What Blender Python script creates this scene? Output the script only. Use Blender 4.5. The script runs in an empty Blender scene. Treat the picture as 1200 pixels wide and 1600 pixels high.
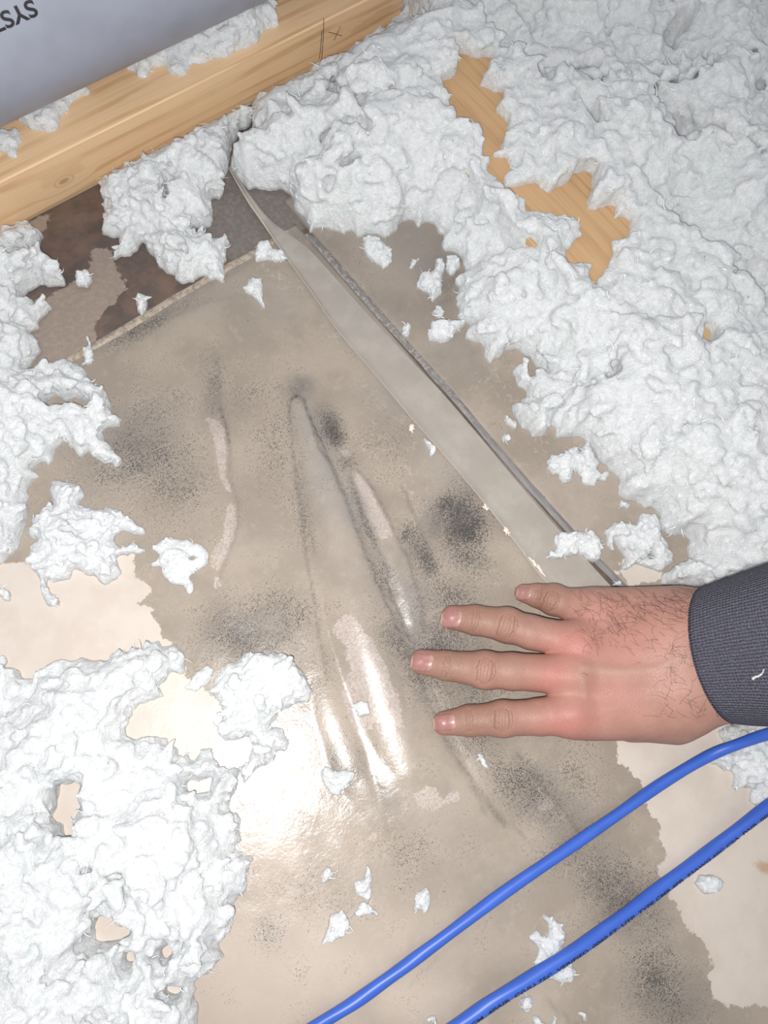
import bpy, bmesh, math, random
import numpy as np
from mathutils import Matrix, Vector
from mathutils.bvhtree import BVHTree

# ------------------------------------------------------------------ camera
F_PX, CAM_H = 1205.0, 0.455           # focal length (px of a 1200x1600 frame), lens height over the floor
_d = np.array([(430 - 600) / F_PX, -(1180 - 800) / F_PX, -1.0]); _d /= np.linalg.norm(_d)
_up = -_d


def _ray(px, py):
    return np.array([(px - 600) / F_PX, -(py - 800) / F_PX, -1.0])


def _flo(px, py, z=0.0):
    r = _ray(px, py)
    return r * ((CAM_H - z) / (r @ _d))


_x = _flo(600, 50) - _flo(0, 360)      # world x runs along the joist
_x -= _up * (_x @ _up); _x /= np.linalg.norm(_x)
R = np.array([_x, np.cross(_up, _x), _up])


def at(px, py, z=0.0):
    """a point of the photograph put on the plane at height z, in metres"""
    p = R @ _flo(px, py, z)
    return np.array([p[0], p[1], z])


def mpp(px, py, z=0.0):
    """metres per photo pixel there"""
    return np.linalg.norm(_flo(px, py, z)) / np.linalg.norm(_ray(px, py)) / F_PX


scene = bpy.context.scene
COL = scene.collection
cam = bpy.data.cameras.new('camera')
cam.sensor_fit = 'VERTICAL'; cam.sensor_height = 32.0; cam.sensor_width = 24.0
cam.lens = 32.0 * F_PX / 1600.0
cam.clip_start = 0.01
camo = bpy.data.objects.new('camera', cam); COL.objects.link(camo)
M4 = Matrix([list(R[0]) + [0], list(R[1]) + [0], list(R[2]) + [CAM_H], [0, 0, 0, 1]])
camo.matrix_world = M4
scene.camera = camo

# ------------------------------------------------------------------ world, phone flash, uniform ambient fill, exposure
FLASH_W, AMBIENT = 3.0, 0.54
w = bpy.data.worlds.new('attic_air'); scene.world = w; w.use_nodes = True
w.node_tree.nodes['Background'].inputs[0].default_value = (0.93, 0.96, 1.0, 1)
w.node_tree.nodes['Background'].inputs[1].default_value = AMBIENT
fl = bpy.data.lights.new('phone_flash', 'AREA'); fl.shape = 'DISK'; fl.size = 0.010
fl.energy = FLASH_W; fl.color = (1.0, 0.982, 0.965)
flo_ = bpy.data.objects.new('phone_flash', fl); COL.objects.link(flo_)
fm = M4.copy(); fpos = R @ np.array([-0.010, -0.012, 0.002]); fm.translation = Vector((fpos[0], fpos[1], CAM_H + fpos[2]))
flo_.matrix_world = fm
vs = scene.view_settings
scene.display_settings.display_device = 'sRGB'
vs.view_transform = 'Standard'; vs.look = 'None'; vs.gamma = 1.0; vs.use_curve_mapping = False
vs.exposure = 0.0
scene.cycles.max_bounces = 8; scene.cycles.diffuse_bounces = 4
scene.cycles.transparent_max_bounces = 12
scene.cycles.caustics_reflective = False; scene.cycles.caustics_refractive = False

rng = np.random.default_rng(7)
random.seed(7)


# ------------------------------------------------------------------ numeric helpers
def hash2(ix, iy, seed):
    h = (ix.astype(np.int64) * 374761393 + iy.astype(np.int64) * 668265263 + seed * 974711) & 0xffffffff
    h = ((h ^ (h >> 13)) * 1274126177) & 0xffffffff
    h = ((h ^ (h >> 16)) * 2246822519) & 0xffffffff
    return ((h ^ (h >> 15)) & 0xffffff) / float(0xffffff)


def vnoise(x, y, s, seed):
    x = x / s; y = y / s
    ix = np.floor(x); iy = np.floor(y); fx = x - ix; fy = y - iy
    fx = fx * fx * (3 - 2 * fx); fy = fy * fy * (3 - 2 * fy)
    a = hash2(ix, iy, seed); b = hash2(ix + 1, iy, seed); c = hash2(ix, iy + 1, seed); d = hash2(ix + 1, iy + 1, seed)
    return ((a + (b - a) * fx) * (1 - fy) + (c + (d - c) * fx) * fy) * 2 - 1


def fbm(x, y, s, seed, octv=4):
    r = np.zeros_like(x); a = 1.0; t = 0
    for i in range(octv):
        r += a * vnoise(x + 13.7 * i * s, y - 7.3 * i * s, s, seed + i); t += a; a *= 0.55; s *= 0.5
    return r / t


def puffs(x, y, s, seed):
    """rounded cauliflower domes with creases between, 0..1"""
    x = x / s; y = y / s
    ix = np.floor(x); iy = np.floor(y)
    out = np.zeros_like(x)
    for dx in (-1, 0, 1):
        for dy in (-1, 0, 1):
            cx = ix + dx; cy = iy + dy
            px = cx + hash2(cx, cy, seed); py = cy + hash2(cx, cy, seed + 1)
            r = 0.6 + 0.5 * hash2(cx, cy, seed + 2)
            q = 1 - ((x - px) ** 2 + (y - py) ** 2) / (r * r)
            out += np.exp(7.0 * np.maximum(q, -1.0) * (0.6 + 0.4 * r))
    return np.clip(np.log(out) / 7.0, 0, 1.3)


def blur(Z, n=1):
    for _ in range(n):
        P = np.pad(Z, 1, mode='edge')
        Z = (P[:-2, 1:-1] + P[2:, 1:-1] + 2 * P[1:-1, 1:-1]) / 4
        P = np.pad(Z, 1, mode='edge')
        Z = (P[1:-1, :-2] + P[1:-1, 2:] + 2 * P[1:-1, 1:-1]) / 4
    return Z


def seg_dist(X, Y, P):
    """distance to an open polyline, with the parameter of the nearest point"""
    best = np.full(X.shape, 1e9); par = np.zeros(X.shape)
    for i in range(len(P) - 1):
        ax, ay = P[i][:2]; bx, by = P[i + 1][:2]
        ex, ey = bx - ax, by - ay; L2 = ex * ex + ey * ey + 1e-18
        t = np.clip(((X - ax) * ex + (Y - ay) * ey) / L2, 0, 1)
        d = (X - ax - t * ex) ** 2 + (Y - ay - t * ey) ** 2
        m = d < best
        best = np.where(m, d, best); par = np.where(m, i + t, par)
    return np.sqrt(best), par


def poly_sd(X, Y, P):
    """signed distance to a closed polygon, positive inside"""
    P = [tuple(p[:2]) for p in P]
    d, _ = seg_dist(X, Y, P + [P[0]])
    ins = np.zeros(X.shape, bool)
    n = len(P)
    for i in range(n):
        x1, y1 = P[i]; x2, y2 = P[(i + 1) % n]
        if y1 == y2:
            continue
        c = ((y1 > Y) != (y2 > Y)) & (X < (x2 - x1) * (Y - y1) / (y2 - y1) + x1)
        ins ^= c
    return np.where(ins, d, -d)


def W(pts, z=0.0):
    return [at(px, py, z) for px, py in pts]


# ------------------------------------------------------------------ object helpers
def mesh_obj(name, V, Fc, mat, parent=None, smooth=True, attrs=None, loc=(0, 0, 0)):
    me = bpy.data.meshes.new(name)
    V = np.asarray(V, np.float32)
    if isinstance(Fc, tuple):          # quads and triangles together
        sizes = np.concatenate([np.full(len(a), a.shape[1], np.int32) for a in Fc])
        li = np.concatenate([a.ravel() for a in Fc]).astype(np.int32)
        me.vertices.add(len(V)); me.vertices.foreach_set('co', (V - np.asarray(loc, np.float32)).ravel())
        me.loops.add(len(li)); me.loops.foreach_set('vertex_index', li)
        me.polygons.add(len(sizes)); me.polygons.foreach_set('loop_start', (np.cumsum(sizes) - sizes).astype(np.int32))
        me.update(calc_edges=True)
    elif isinstance(Fc, np.ndarray):
        nf, k = Fc.shape
        me.vertices.add(len(V)); me.vertices.foreach_set('co', (V - np.asarray(loc, np.float32)).ravel())
        me.loops.add(nf * k); me.loops.foreach_set('vertex_index', Fc.ravel().astype(np.int32))
        me.polygons.add(nf); me.polygons.foreach_set('loop_start', np.arange(0, nf * k, k, dtype=np.int32))
        me.update(calc_edges=True)
    else:
        me.from_pydata([tuple(float(c) for c in (v - np.asarray(loc, np.float32))) for v in V], [], [list(f) for f in Fc])
        me.update()
    if smooth:
        me.polygons.foreach_set('use_smooth', np.ones(len(me.polygons), bool))
    for k, a in (attrs or {}).items():
        at_ = me.attributes.new(k, 'FLOAT', 'POINT'); at_.data.foreach_set('value', np.asarray(a, np.float32))
    if mat is not None:
        me.materials.append(mat)
    o = bpy.data.objects.new(name, me); COL.objects.link(o); o.location = loc
    if parent is not None:
        o.parent = parent
        o.matrix_parent_inverse = Matrix.Translation(-Vector(parent.location))
    return o


def tag(o, label=None, cat=None, group=None, kind=None):
    for k, v in (('label', label), ('category', cat), ('group', group), ('kind', kind)):
        if v:
            o[k] = v
    return o


def grid(x0, x1, y0, y1, step):
    nx = int(round((x1 - x0) / step)) + 1; ny = int(round((y1 - y0) / step)) + 1
    X, Y = np.meshgrid(np.linspace(x0, x1, nx), np.linspace(y0, y1, ny))
    i = np.arange(nx * ny).reshape(ny, nx)
    Q = np.stack([i[:-1, :-1], i[:-1, 1:], i[1:, 1:], i[1:, :-1]], -1).reshape(-1, 4)
    return X, Y, Q


def tube(P, rad, n=12, cap=True, twist=None):
    """tube along points P (k,3); rad float or (k,) array"""
    P = np.asarray(P, float); k = len(P)
    rad = np.broadcast_to(np.asarray(rad, float), (k,))
    T = np.gradient(P, axis=0); T /= np.linalg.norm(T, axis=1)[:, None]
    up = np.array([0, 0, 1.0]); S = np.cross(T, up); S /= np.linalg.norm(S, axis=1)[:, None] + 1e-12
    U = np.cross(S, T)
    a = np.linspace(0, 2 * math.pi, n, endpoint=False)
    rr = rad[:, None] * np.ones((1, n))
    if twist is not None:
        rr = rr * (1 + twist(np.arange(k)[:, None], a[None, :]))
    V = P[:, None] + rr[..., None] * (np.cos(a)[None, :, None] * S[:, None] + np.sin(a)[None, :, None] * U[:, None])
    V = V.reshape(-1, 3)
    i = np.arange(k * n).reshape(k, n)
    Q = [list(q) for q in np.stack([i[:-1], np.roll(i, -1, 1)[:-1], np.roll(i, -1, 1)[1:], i[1:]], -1).reshape(-1, 4)]
    if cap:
        Q.append(list(i[0][::-1])); Q.append(list(i[-1]))
    return V, Q


def spline(P, n):
    """Catmull-Rom through the points"""
    P = np.asarray(P, float)
    P = np.vstack([2 * P[0] - P[1], P, 2 * P[-1] - P[-2]])
    out = []
    m = len(P) - 3
    for t in np.linspace(0, m - 1e-9, n):
        i = int(t); u = t - i
        a, b, c, d = P[i], P[i + 1], P[i + 2], P[i + 3]
        out.append(0.5 * (2 * b + (c - a) * u + (2 * a - 5 * b + 4 * c - d) * u * u + (3 * b - a - 3 * c + d) * u ** 3))
    return np.array(out)


def srgb(r, g, b):
    f = lambda c: (c / 12.92 if c <= 0.04045 else ((c + 0.055) / 1.055) ** 2.4)
    return (f(r / 255), f(g / 255), f(b / 255), 1)


# ------------------------------------------------------------------ node helpers
class NT:
    def __init__(s, name):
        s.m = bpy.data.materials.new(name); s.m.use_nodes = True
        s.t = s.m.node_tree; s.t.nodes.clear()
        s.out = s.t.nodes.new('ShaderNodeOutputMaterial')

    def n(s, kind, **kw):
        nd = s.t.nodes.new(kind)
        for k, v in kw.items():
            setattr(nd, k, v)
        return nd

    def put(s, sock, v):
        if isinstance(v, bpy.types.NodeSocket):
            s.t.links.new(v, sock)
        elif isinstance(v, (tuple, list)):
            sock.default_value = v if len(v) == len(sock.default_value) else tuple(v)[:len(sock.default_value)]
        else:
            sock.default_value = v

    def math(s, op, a, b=0.0, c=None, clamp=False):
        nd = s.n('ShaderNodeMath', operation=op, use_clamp=clamp)
        s.put(nd.inputs[0], a); s.put(nd.inputs[1], b)
        if c is not None:
            s.put(nd.inputs[2], c)
        return nd.outputs[0]

    def mix(s, f, a, b):
        nd = s.n('ShaderNodeMix', data_type='RGBA')
        s.put(nd.inputs[0], f); s.put(nd.inputs[6], a); s.put(nd.inputs[7], b)
        return nd.outputs[2]

    def attr(s, name):
        return s.n('ShaderNodeAttribute', attribute_name=name).outputs['Fac']

    def co(s):
        return s.n('ShaderNodeTexCoord').outputs['Object']

    def scale(s, v, sc):
        nd = s.n('ShaderNodeMapping'); s.put(nd.inputs['Vector'], v); nd.inputs['Scale'].default_value = sc
        return nd.outputs[0]

    def noise(s, v, scale, detail=4, rough=0.55, dist=0.0, col=False):
        nd = s.n('ShaderNodeTexNoise'); s.put(nd.inputs['Vector'], v)
        nd.inputs['Scale'].default_value = scale; nd.inputs['Detail'].default_value = detail
        nd.inputs['Roughness'].default_value = rough; nd.inputs['Distortion'].default_value = dist
        return nd.outputs['Color' if col else 'Fac']

    def voro(s, v, scale, feature='F1', out='Distance'):
        nd = s.n('ShaderNodeTexVoronoi', feature=feature); s.put(nd.inputs['Vector'], v)
        nd.inputs['Scale'].default_value = scale
        return nd.outputs[out]

    def ss(s, x, a, b, lo=0.0, hi=1.0):
        nd = s.n('ShaderNodeMapRange', interpolation_type='SMOOTHSTEP')
        s.put(nd.inputs[0], x); s.put(nd.inputs[1], a); s.put(nd.inputs[2], b)
        nd.inputs[3].default_value = lo; nd.inputs[4].default_value = hi
        return nd.outputs[0]

    def bump(s, h, strength, dist):
        nd = s.n('ShaderNodeBump'); s.put(nd.inputs['Height'], h)
        nd.inputs['Strength'].default_value = strength; nd.inputs['Distance'].default_value = dist
        return nd.outputs[0]

    def bsdf(s, **kw):
        nd = s.n('ShaderNodeBsdfPrincipled')
        for k, v in kw.items():
            s.put(nd.inputs[k.replace('_', ' ')], v)
        return nd

    def done(s, sh):
        s.t.links.new(sh, s.out.inputs[0]); return s.m


# ------------------------------------------------------------------ materials
def mat_fluff():
    g = NT('white_glass_wool'); c = g.co()
    d1 = g.noise(c, 55, 3, 0.6, 1.5)
    h1 = g.noise(c, 330, 5, 0.7, 1.6)
    h2 = g.noise(g.mix(0.004, c, g.noise(c, 160, 3, col=True)), 800, 3, 0.65, 0.6)
    h = g.math('ADD', h1, g.math('MULTIPLY', h2, 0.45))
    col = g.mix(g.ss(d1, 0.5, 0.78), srgb(244, 246, 248), srgb(231, 239, 235))
    b = g.bsdf(Base_Color=col, Roughness=0.95, Specular_IOR_Level=0.05,
               Normal=g.bump(h, 1.0, 0.0030), Subsurface_Weight=0.5, Subsurface_Scale=0.0025)
    b.inputs['Subsurface Radius'].default_value = (1.0, 1.0, 1.0)
    return g.done(b.outputs[0])


def mat_fibre():
    g = NT('loose_glass_fibre')
    b = g.bsdf(Base_Color=srgb(240, 242, 243), Roughness=0.9, Specular_IOR_Level=0.1)
    return g.done(b.outputs[0])


def mat_drywall():
    g = NT('damp_moldy_drywall_paper'); c = g.co()
    n30 = g.noise(c, 30, 5, 0.6); n90 = g.noise(c, 110, 5, 0.65); n400 = g.noise(c, 520, 3, 0.7)
    n1k = g.noise(c, 1900, 2, 0.7)
    # damp base with soft mottling
    damp = g.mix(g.ss(n30, 0.36, 0.64), srgb(154, 141, 127), srgb(173, 159, 144))
    damp = g.mix(g.math('MULTIPLY', g.ss(n90, 0.52, 0.72), 0.5), damp, srgb(183, 169, 155))
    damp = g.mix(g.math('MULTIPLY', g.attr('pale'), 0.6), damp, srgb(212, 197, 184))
    dry = g.mix(g.ss(n30, 0.4, 0.62), srgb(218, 206, 195), srgb(211, 198, 186))
    dry = g.mix(g.math('MULTIPLY', g.ss(n90, 0.5, 0.7), 0.35), dry, srgb(224, 213, 203))
    edge = g.math('ADD', g.math('MULTIPLY', g.math('SUBTRACT', n90, 0.5), 0.016),
                  g.math('MULTIPLY', g.math('SUBTRACT', n400, 0.5), 0.004))
    fd = g.ss(g.math('ADD', g.attr('dry'), edge), -0.0004, 0.0004)
    col = g.mix(fd, damp, dry)
    # places where the film clings: paler, with a netted look
    fc = g.ss(g.math('ADD', g.attr('cling'), g.math('ADD', g.math('MULTIPLY', g.math('SUBTRACT', n90, 0.5), 0.008), g.math('MULTIPLY', g.math('SUBTRACT', n400, 0.5), 0.007))), -0.0004, 0.0004)
    net = g.ss(g.math('ADD', g.math('MULTIPLY', n1k, 0.6), g.math('MULTIPLY', n400, 0.4)), 0.40, 0.56)
    cl = g.mix(net, srgb(158, 144, 135), srgb(208, 193, 183))
    col = g.mix(fc, col, cl)
    # white-ish scurf veins
    veins = g.math('MULTIPLY', g.ss(g.voro(g.mix(0.006, c, g.noise(c, 220, 4, col=True)), 190, 'DISTANCE_TO_EDGE'), 0.09, 0.0), g.ss(n90, 0.46, 0.58))
    col = g.mix(g.math('MULTIPLY', g.math('MULTIPLY', veins, g.attr('scurf')), 0.55), col, srgb(226, 211, 196))
    col = g.mix(g.math('MULTIPLY', g.attr('haze'), g.ss(n90, 0.3, 0.6, 0.6, 0.95)), col, srgb(154, 147, 142))
    # grey grime
    gr = g.math('MULTIPLY', g.attr('grime'), g.ss(g.math('ADD', g.math('MULTIPLY', n90, 0.4), g.math('MULTIPLY', n1k, 0.6)), 0.36, 0.60))
    col = g.mix(g.math('MINIMUM', g.math('MULTIPLY', gr, 1.35), 0.9), col, srgb(92, 88, 88))
    # fine mould dots: density decides how many grains are over the threshold
    dens = g.math('ADD', g.attr('mould'), g.math('MULTIPLY', g.math('SUBTRACT', g.noise(c, 60, 4, 0.6), 0.42), g.math('SUBTRACT', 1.0, fd)))
    th = g.math('SUBTRACT', 0.625, g.math('MULTIPLY', dens, 0.19))
    nn = g.math('ADD', g.math('MULTIPLY', n1k, 0.68), g.math('MULTIPLY', n400, 0.32))
    sp = g.ss(g.math('SUBTRACT', nn, th), -0.015, 0.03)
    sp = g.math('MULTIPLY', sp, g.ss(dens, 0.03, 0.25))
    col = g.mix(g.math('MULTIPLY', sp, 0.95), col, srgb(42, 39, 40))
    big = g.ss(g.voro(c, 70), 0.055, 0.035)
    # dark creases
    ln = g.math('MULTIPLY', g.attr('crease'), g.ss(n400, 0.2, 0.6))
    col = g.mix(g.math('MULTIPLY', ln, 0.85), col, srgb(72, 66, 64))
    # brown stain
    st = g.ss(g.math('ADD', g.attr('stain'), g.math('MULTIPLY', edge, 0.4)), 0.0, 0.004)
    col = g.mix(g.math('MULTIPLY', st, 0.6), col, srgb(176, 124, 66))
    b = g.bsdf(Base_Color=col, Roughness=0.8, Specular_IOR_Level=0.2,
               Normal=g.bump(g.math('ADD', n400, n1k), 0.12, 0.0006))
    return g.done(b.outputs[0])


def mat_plate():
    g = NT('damp_brown_board'); c = g.co()
    n = g.noise(c, 60, 5, 0.6); n2 = g.noise(c, 300, 4, 0.65); n3 = g.noise(g.scale(c, (18, 160, 160)), 1.0, 4)
    br = g.mix(g.ss(n, 0.35, 0.65), srgb(72, 54, 44), srgb(110, 82, 66))
    br = g.mix(g.math('MULTIPLY', g.ss(n3, 0.5, 0.66), 0.4), br, srgb(66, 52, 45))
    br = g.mix(g.math('MULTIPLY', g.ss(n2, 0.55, 0.75), 0.5), br, srgb(120, 98, 84))
    edge = g.math('ADD', g.math('MULTIPLY', g.math('SUBTRACT', n, 0.5), 0.014), g.math('MULTIPLY', g.math('SUBTRACT', n2, 0.5), 0.006))
    fp = g.ss(g.math('ADD', g.attr('cling'), edge), -0.0006, 0.0006)
    tp = g.mix(g.ss(n2, 0.4, 0.7), srgb(150, 132, 119), srgb(164, 146, 132))
    col = g.mix(fp, br, tp)
    fg = g.ss(g.math('ADD', g.attr('grey'), g.math('MULTIPLY', edge, 1.5)), -0.004, 0.004)
    col = g.mix(fg, col, g.mix(g.ss(n2, 0.42, 0.66), srgb(112, 103, 97), srgb(130, 120, 113)))
    b = g.bsdf(Base_Color=col, Roughness=0.7, Normal=g.bump(n2, 0.2, 0.001))
    return g.done(b.outputs[0])


def mat_film(name, milk, tint, rough):
    g = NT(name); c = g.co()
    n = g.noise(c, 45, 4, 0.6); n2 = g.noise(c, 500, 3, 0.7)
    bp = g.bump(g.math('ADD', g.math('MULTIPLY', n, 0.6), g.math('MULTIPLY', n2, 0.16)), 0.35, 0.002)
    tr = g.n('ShaderNodeBsdfTransparent'); tr.inputs[0].default_value = (0.985, 0.985, 0.985, 1)
    df = g.n('ShaderNodeBsdfDiffuse'); df.inputs[0].default_value = tint
    gl = g.n('ShaderNodeBsdfGlossy'); gl.inputs[0].default_value = (1, 1, 1, 1)
    g.put(gl.inputs['Roughness'], g.ss(n, 0.35, 0.65, rough - 0.05, rough + 0.07)); g.put(gl.inputs['Normal'], bp)
    m1 = g.n('ShaderNodeMixShader'); g.put(m1.inputs[0], g.math('ADD', g.ss(n, 0.4, 0.7, milk * 0.85, milk * 1.12), 0.0))
    g.put(m1.inputs[1], tr.outputs[0]); g.put(m1.inputs[2], df.outputs[0])
    fr = g.n('ShaderNodeFresnel'); fr.inputs['IOR'].default_value = 1.36
    m2 = g.n('ShaderNodeMixShader'); g.put(m2.inputs[0], g.math('MULTIPLY', fr.outputs[0], 1.25, clamp=True))
    g.put(m2.inputs[1], m1.outputs[0]); g.put(m2.inputs[2], gl.outputs[0])
    return g.done(m2.outputs[0])


def mat_wood(name, light, dark, axis, across, knot=None, freq=420):
    """lumber grain running along one axis; `across` = coordinate that counts the rings"""
    g = NT(name); c = g.co()
    sep = g.n('ShaderNodeSeparateXYZ'); g.put(sep.inputs[0], c)
    ax = {'X': sep.outputs[0], 'Y': sep.outputs[1], 'Z': sep.outputs[2]}
    al = ax[axis]
    sc = {'X': (5, 60, 60), 'Y': (60, 5, 60)}[axis]
    wob = g.noise(g.scale(c, sc), 0.55, 4, 0.5)
    v = g.math('ADD', ax[across], g.math('MULTIPLY', ax['Z'], 0.8))
    v = g.math('ADD', v, g.math('MULTIPLY', wob, 0.034))
    if knot:
        dx = g.math('SUBTRACT', al, knot[0]); dz = g.math('SUBTRACT', ax['Z'], knot[1])
        r = g.math('SQRT', g.math('ADD', g.math('POWER', g.math('ABSOLUTE', g.math('MULTIPLY', dx, 0.55)), 2.0), g.math('POWER', g.math('ABSOLUTE', dz), 2.0)))
        near = g.ss(r, 0.0145, 0.002)
        v = g.math('ADD', v, g.math('MULTIPLY', near, g.math('MULTIPLY', r, 1.2)))
    s = g.math('SINE', g.math('MULTIPLY', v, freq))
    ring = g.ss(s, 0.35, 1.0)
    fib = g.noise(g.scale(c, {'X': (14, 900, 900), 'Y': (900, 14, 900)}[axis]), 1.0, 3, 0.6)
    big = g.noise(c, 14, 3)
    col = g.mix(g.math('MULTIPLY', ring, g.ss(big, 0.35, 0.65, 0.25, 0.8)), light, dark)
    col = g.mix(g.math('MULTIPLY', g.ss(fib, 0.42, 0.7), 0.30), col, dark)
    st = g.noise(g.scale(c, {'X': (9, 60, 60), 'Y': (60, 9, 60)}[axis]), 1.0, 4, 0.6)
    col = g.mix(g.math('MULTIPLY', g.ss(st, 0.60, 0.66), 0.35), col, srgb(176, 132, 90))
    if knot:
        col = g.mix(g.math('MULTIPLY', g.ss(r, 0.0030, 0.0012), 0.6), col, srgb(146, 112, 80))
        col = g.mix(g.math('MULTIPLY', g.math('MULTIPLY', g.ss(r, 0.0048, 0.0036), g.ss(r, 0.0028, 0.0036)), 0.3), col, srgb(150, 112, 72))
    b = g.bsdf(Base_Color=col, Roughness=0.62, Specular_IOR_Level=0.3, Normal=g.bump(fib, 0.2, 0.0004))
    return g.done(b.outputs[0])


def mat_plain(name, col, rough=0.5, spec=0.5, bumpy=None, **kw):
    g = NT(name); c = g.co()
    n = g.noise(c, bumpy[0] if bumpy else 60, 4)
    cc = g.mix(g.ss(n, 0.35, 0.7), col, tuple(list(np.array(col[:3]) * 0.9) + [1]))
    b = g.bsdf(Base_Color=cc, Roughness=rough, Specular_IOR_Level=spec, **kw)
    if bumpy:
        g.put(b.inputs['Normal'], g.bump(n, bumpy[1], bumpy[2]))
    return g.done(b.outputs[0])


def mat_skin():
    g = NT('skin'); c = g.co()
    n = g.noise(c, 70, 4, 0.6); n2 = g.noise(c, 700, 3, 0.6)
    v = g.voro(g.scale(c, (1, 0.6, 1)), 900, 'DISTANCE_TO_EDGE')
    col = g.mix(g.ss(n, 0.35, 0.65), srgb(152, 114, 101), srgb(161, 121, 108))
    col = g.mix(g.attr('tan'), col, srgb(132, 100, 85))
    col = g.mix(g.attr('red'), col, srgb(168, 105, 97))
    col = g.mix(g.math('MULTIPLY', g.attr('vein'), 0.5), col, srgb(161, 136, 120))
    col = g.mix(g.math('MULTIPLY', g.attr('crease'), 0.48), col, srgb(109, 69, 54))
    col = g.mix(g.math('MULTIPLY', g.ss(n2, 0.5, 0.75), 0.22), col, srgb(177, 138, 123))
    h = g.math('SUBTRACT', g.math('MULTIPLY', g.ss(v, 0.0, 0.12), 0.14), g.math('MULTIPLY', g.attr('crease'), 0.9))
    b = g.bsdf(Base_Color=col, Roughness=0.5, Specular_IOR_Level=0.35, Normal=g.bump(h, 0.55, 0.0006))
    b.subsurface_method = 'RANDOM_WALK' if hasattr(b, 'subsurface_method') else b.subsurface_method
    b.inputs['Subsurface Weight'].default_value = 0.0
    return g.done(b.outputs[0])


def mat_knit():
    g = NT('charcoal_rib_knit')
    uv = g.n('ShaderNodeUVMap', uv_map='knit').outputs[0]
    sep = g.n('ShaderNodeSeparateXYZ'); g.put(sep.inputs[0], uv)
    u, v = sep.outputs[0], sep.outputs[1]
    c = g.co()
    wob = g.noise(c, 500, 2)
    st = g.math('SINE', g.math('ADD', g.math('MULTIPLY', u, 6.2832), g.math('MULTIPLY', wob, 5.0)))
    rw = g.math('SINE', g.math('ADD', g.math('MULTIPLY', v, 6.2832), g.math('MULTIPLY', wob, 5.0)))
    h = g.math('ADD', g.math('MULTIPLY', st, 0.72), g.math('MULTIPLY', rw, 0.28))
    fleck = g.noise(c, 1600, 3, 0.7)
    col = g.mix(g.ss(h, -0.9, 0.7), srgb(56, 56, 64), srgb(86, 86, 97))
    col = g.mix(g.math('MULTIPLY', g.ss(fleck, 0.5, 0.72), 0.55), col, srgb(132, 132, 144))
    col = g.mix(g.math('MULTIPLY', g.ss(fleck, 0.46, 0.3), 0.6), col, srgb(48, 47, 53))
    b = g.bsdf(Base_Color=col, Roughness=0.95, Specular_IOR_Level=0.1, Normal=g.bump(h, 0.6, 0.0007))
    return g.done(b.outputs[0])


FLUFF = mat_fluff(); FIBRE = mat_fibre(); DRYWALL = mat_drywall(); PLATE = mat_plate()
FILM = mat_film('clear_poly_film', 0.05, srgb(225, 220, 214), 0.22)
FILM2 = mat_film('cloudy_doubled_poly_film', 0.55, srgb(190, 182, 173), 0.40)
SKIN = mat_skin(); KNIT = mat_knit()

# ------------------------------------------------------------------ floor: brown board below, two drywall panels on it
SEAM_X, EDGE_Y, PAN_T = 0.2262, 0.2725, 0.0030

DRY = [W([(-160, 855), (0, 882), (120, 878), (180, 868), (205, 870), (213, 887), (213, 900), (227, 910), (238, 920), (233, 930),
          (217, 943), (240, 952), (247, 973), (253, 997), (267, 1007), (300, 1060), (345, 1100), (380, 1140), (385, 1195),
          (345, 1330), (330, 1430), (290, 1560), (280, 1700), (-200, 1700)]),
       W([(964, 1176), (966, 1194), (983, 1198), (979, 1211), (1001, 1217), (1009, 1241), (1011, 1267), (1027, 1280), (1035, 1311),
          (1040, 1337), (1031, 1363), (1048, 1402), (1061, 1423), (1074, 1449), (1096, 1467), (1113, 1501), (1109, 1527),
          (1113, 1558), (1139, 1573), (1200, 1571), (1330, 1570), (1330, 1000), (1100, 1000), (975, 1100)]),
       W([(985, 830), (1010, 880), (1040, 905), (985, 915), (965, 895)])]
CLING = [W(p) for p in (
    [(323, 650), (337, 700), (343, 747), (355, 767), (362, 770), (355, 750), (352, 720), (355, 693), (343, 657)],
    [(357, 787), (368, 787), (370, 820), (357, 860), (343, 893), (330, 890), (333, 860), (350, 837), (352, 800)],
    [(335, 900), (342, 903), (342, 917), (337, 918)],
    [(553, 740), (565, 742), (577, 760), (593, 790), (603, 813), (617, 837), (593, 847), (583, 827), (573, 807), (563, 777)],
    [(530, 700), (547, 707), (550, 720), (537, 717)],
    [(542, 960), (557, 967), (570, 987), (580, 1000), (593, 1023), (607, 1047), (607, 1063), (623, 1087), (625, 1117), (633, 1140),
     (617, 1133), (600, 1153), (600, 1130), (570, 1140), (563, 1160), (537, 1100), (533, 1073), (550, 1050), (540, 1030), (543, 1013),
     (527, 997), (517, 980)],
    [(647, 1243), (660, 1230), (680, 1233), (693, 1250), (703, 1238), (720, 1237), (720, 1253), (693, 1257), (677, 1267), (653, 1260)],
    [(577, 1310), (587, 1297), (603, 1297), (590, 1310), (583, 1317)],
    [(835, 1248), (850, 1243), (868, 1252), (862, 1264), (845, 1268)])]
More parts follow.
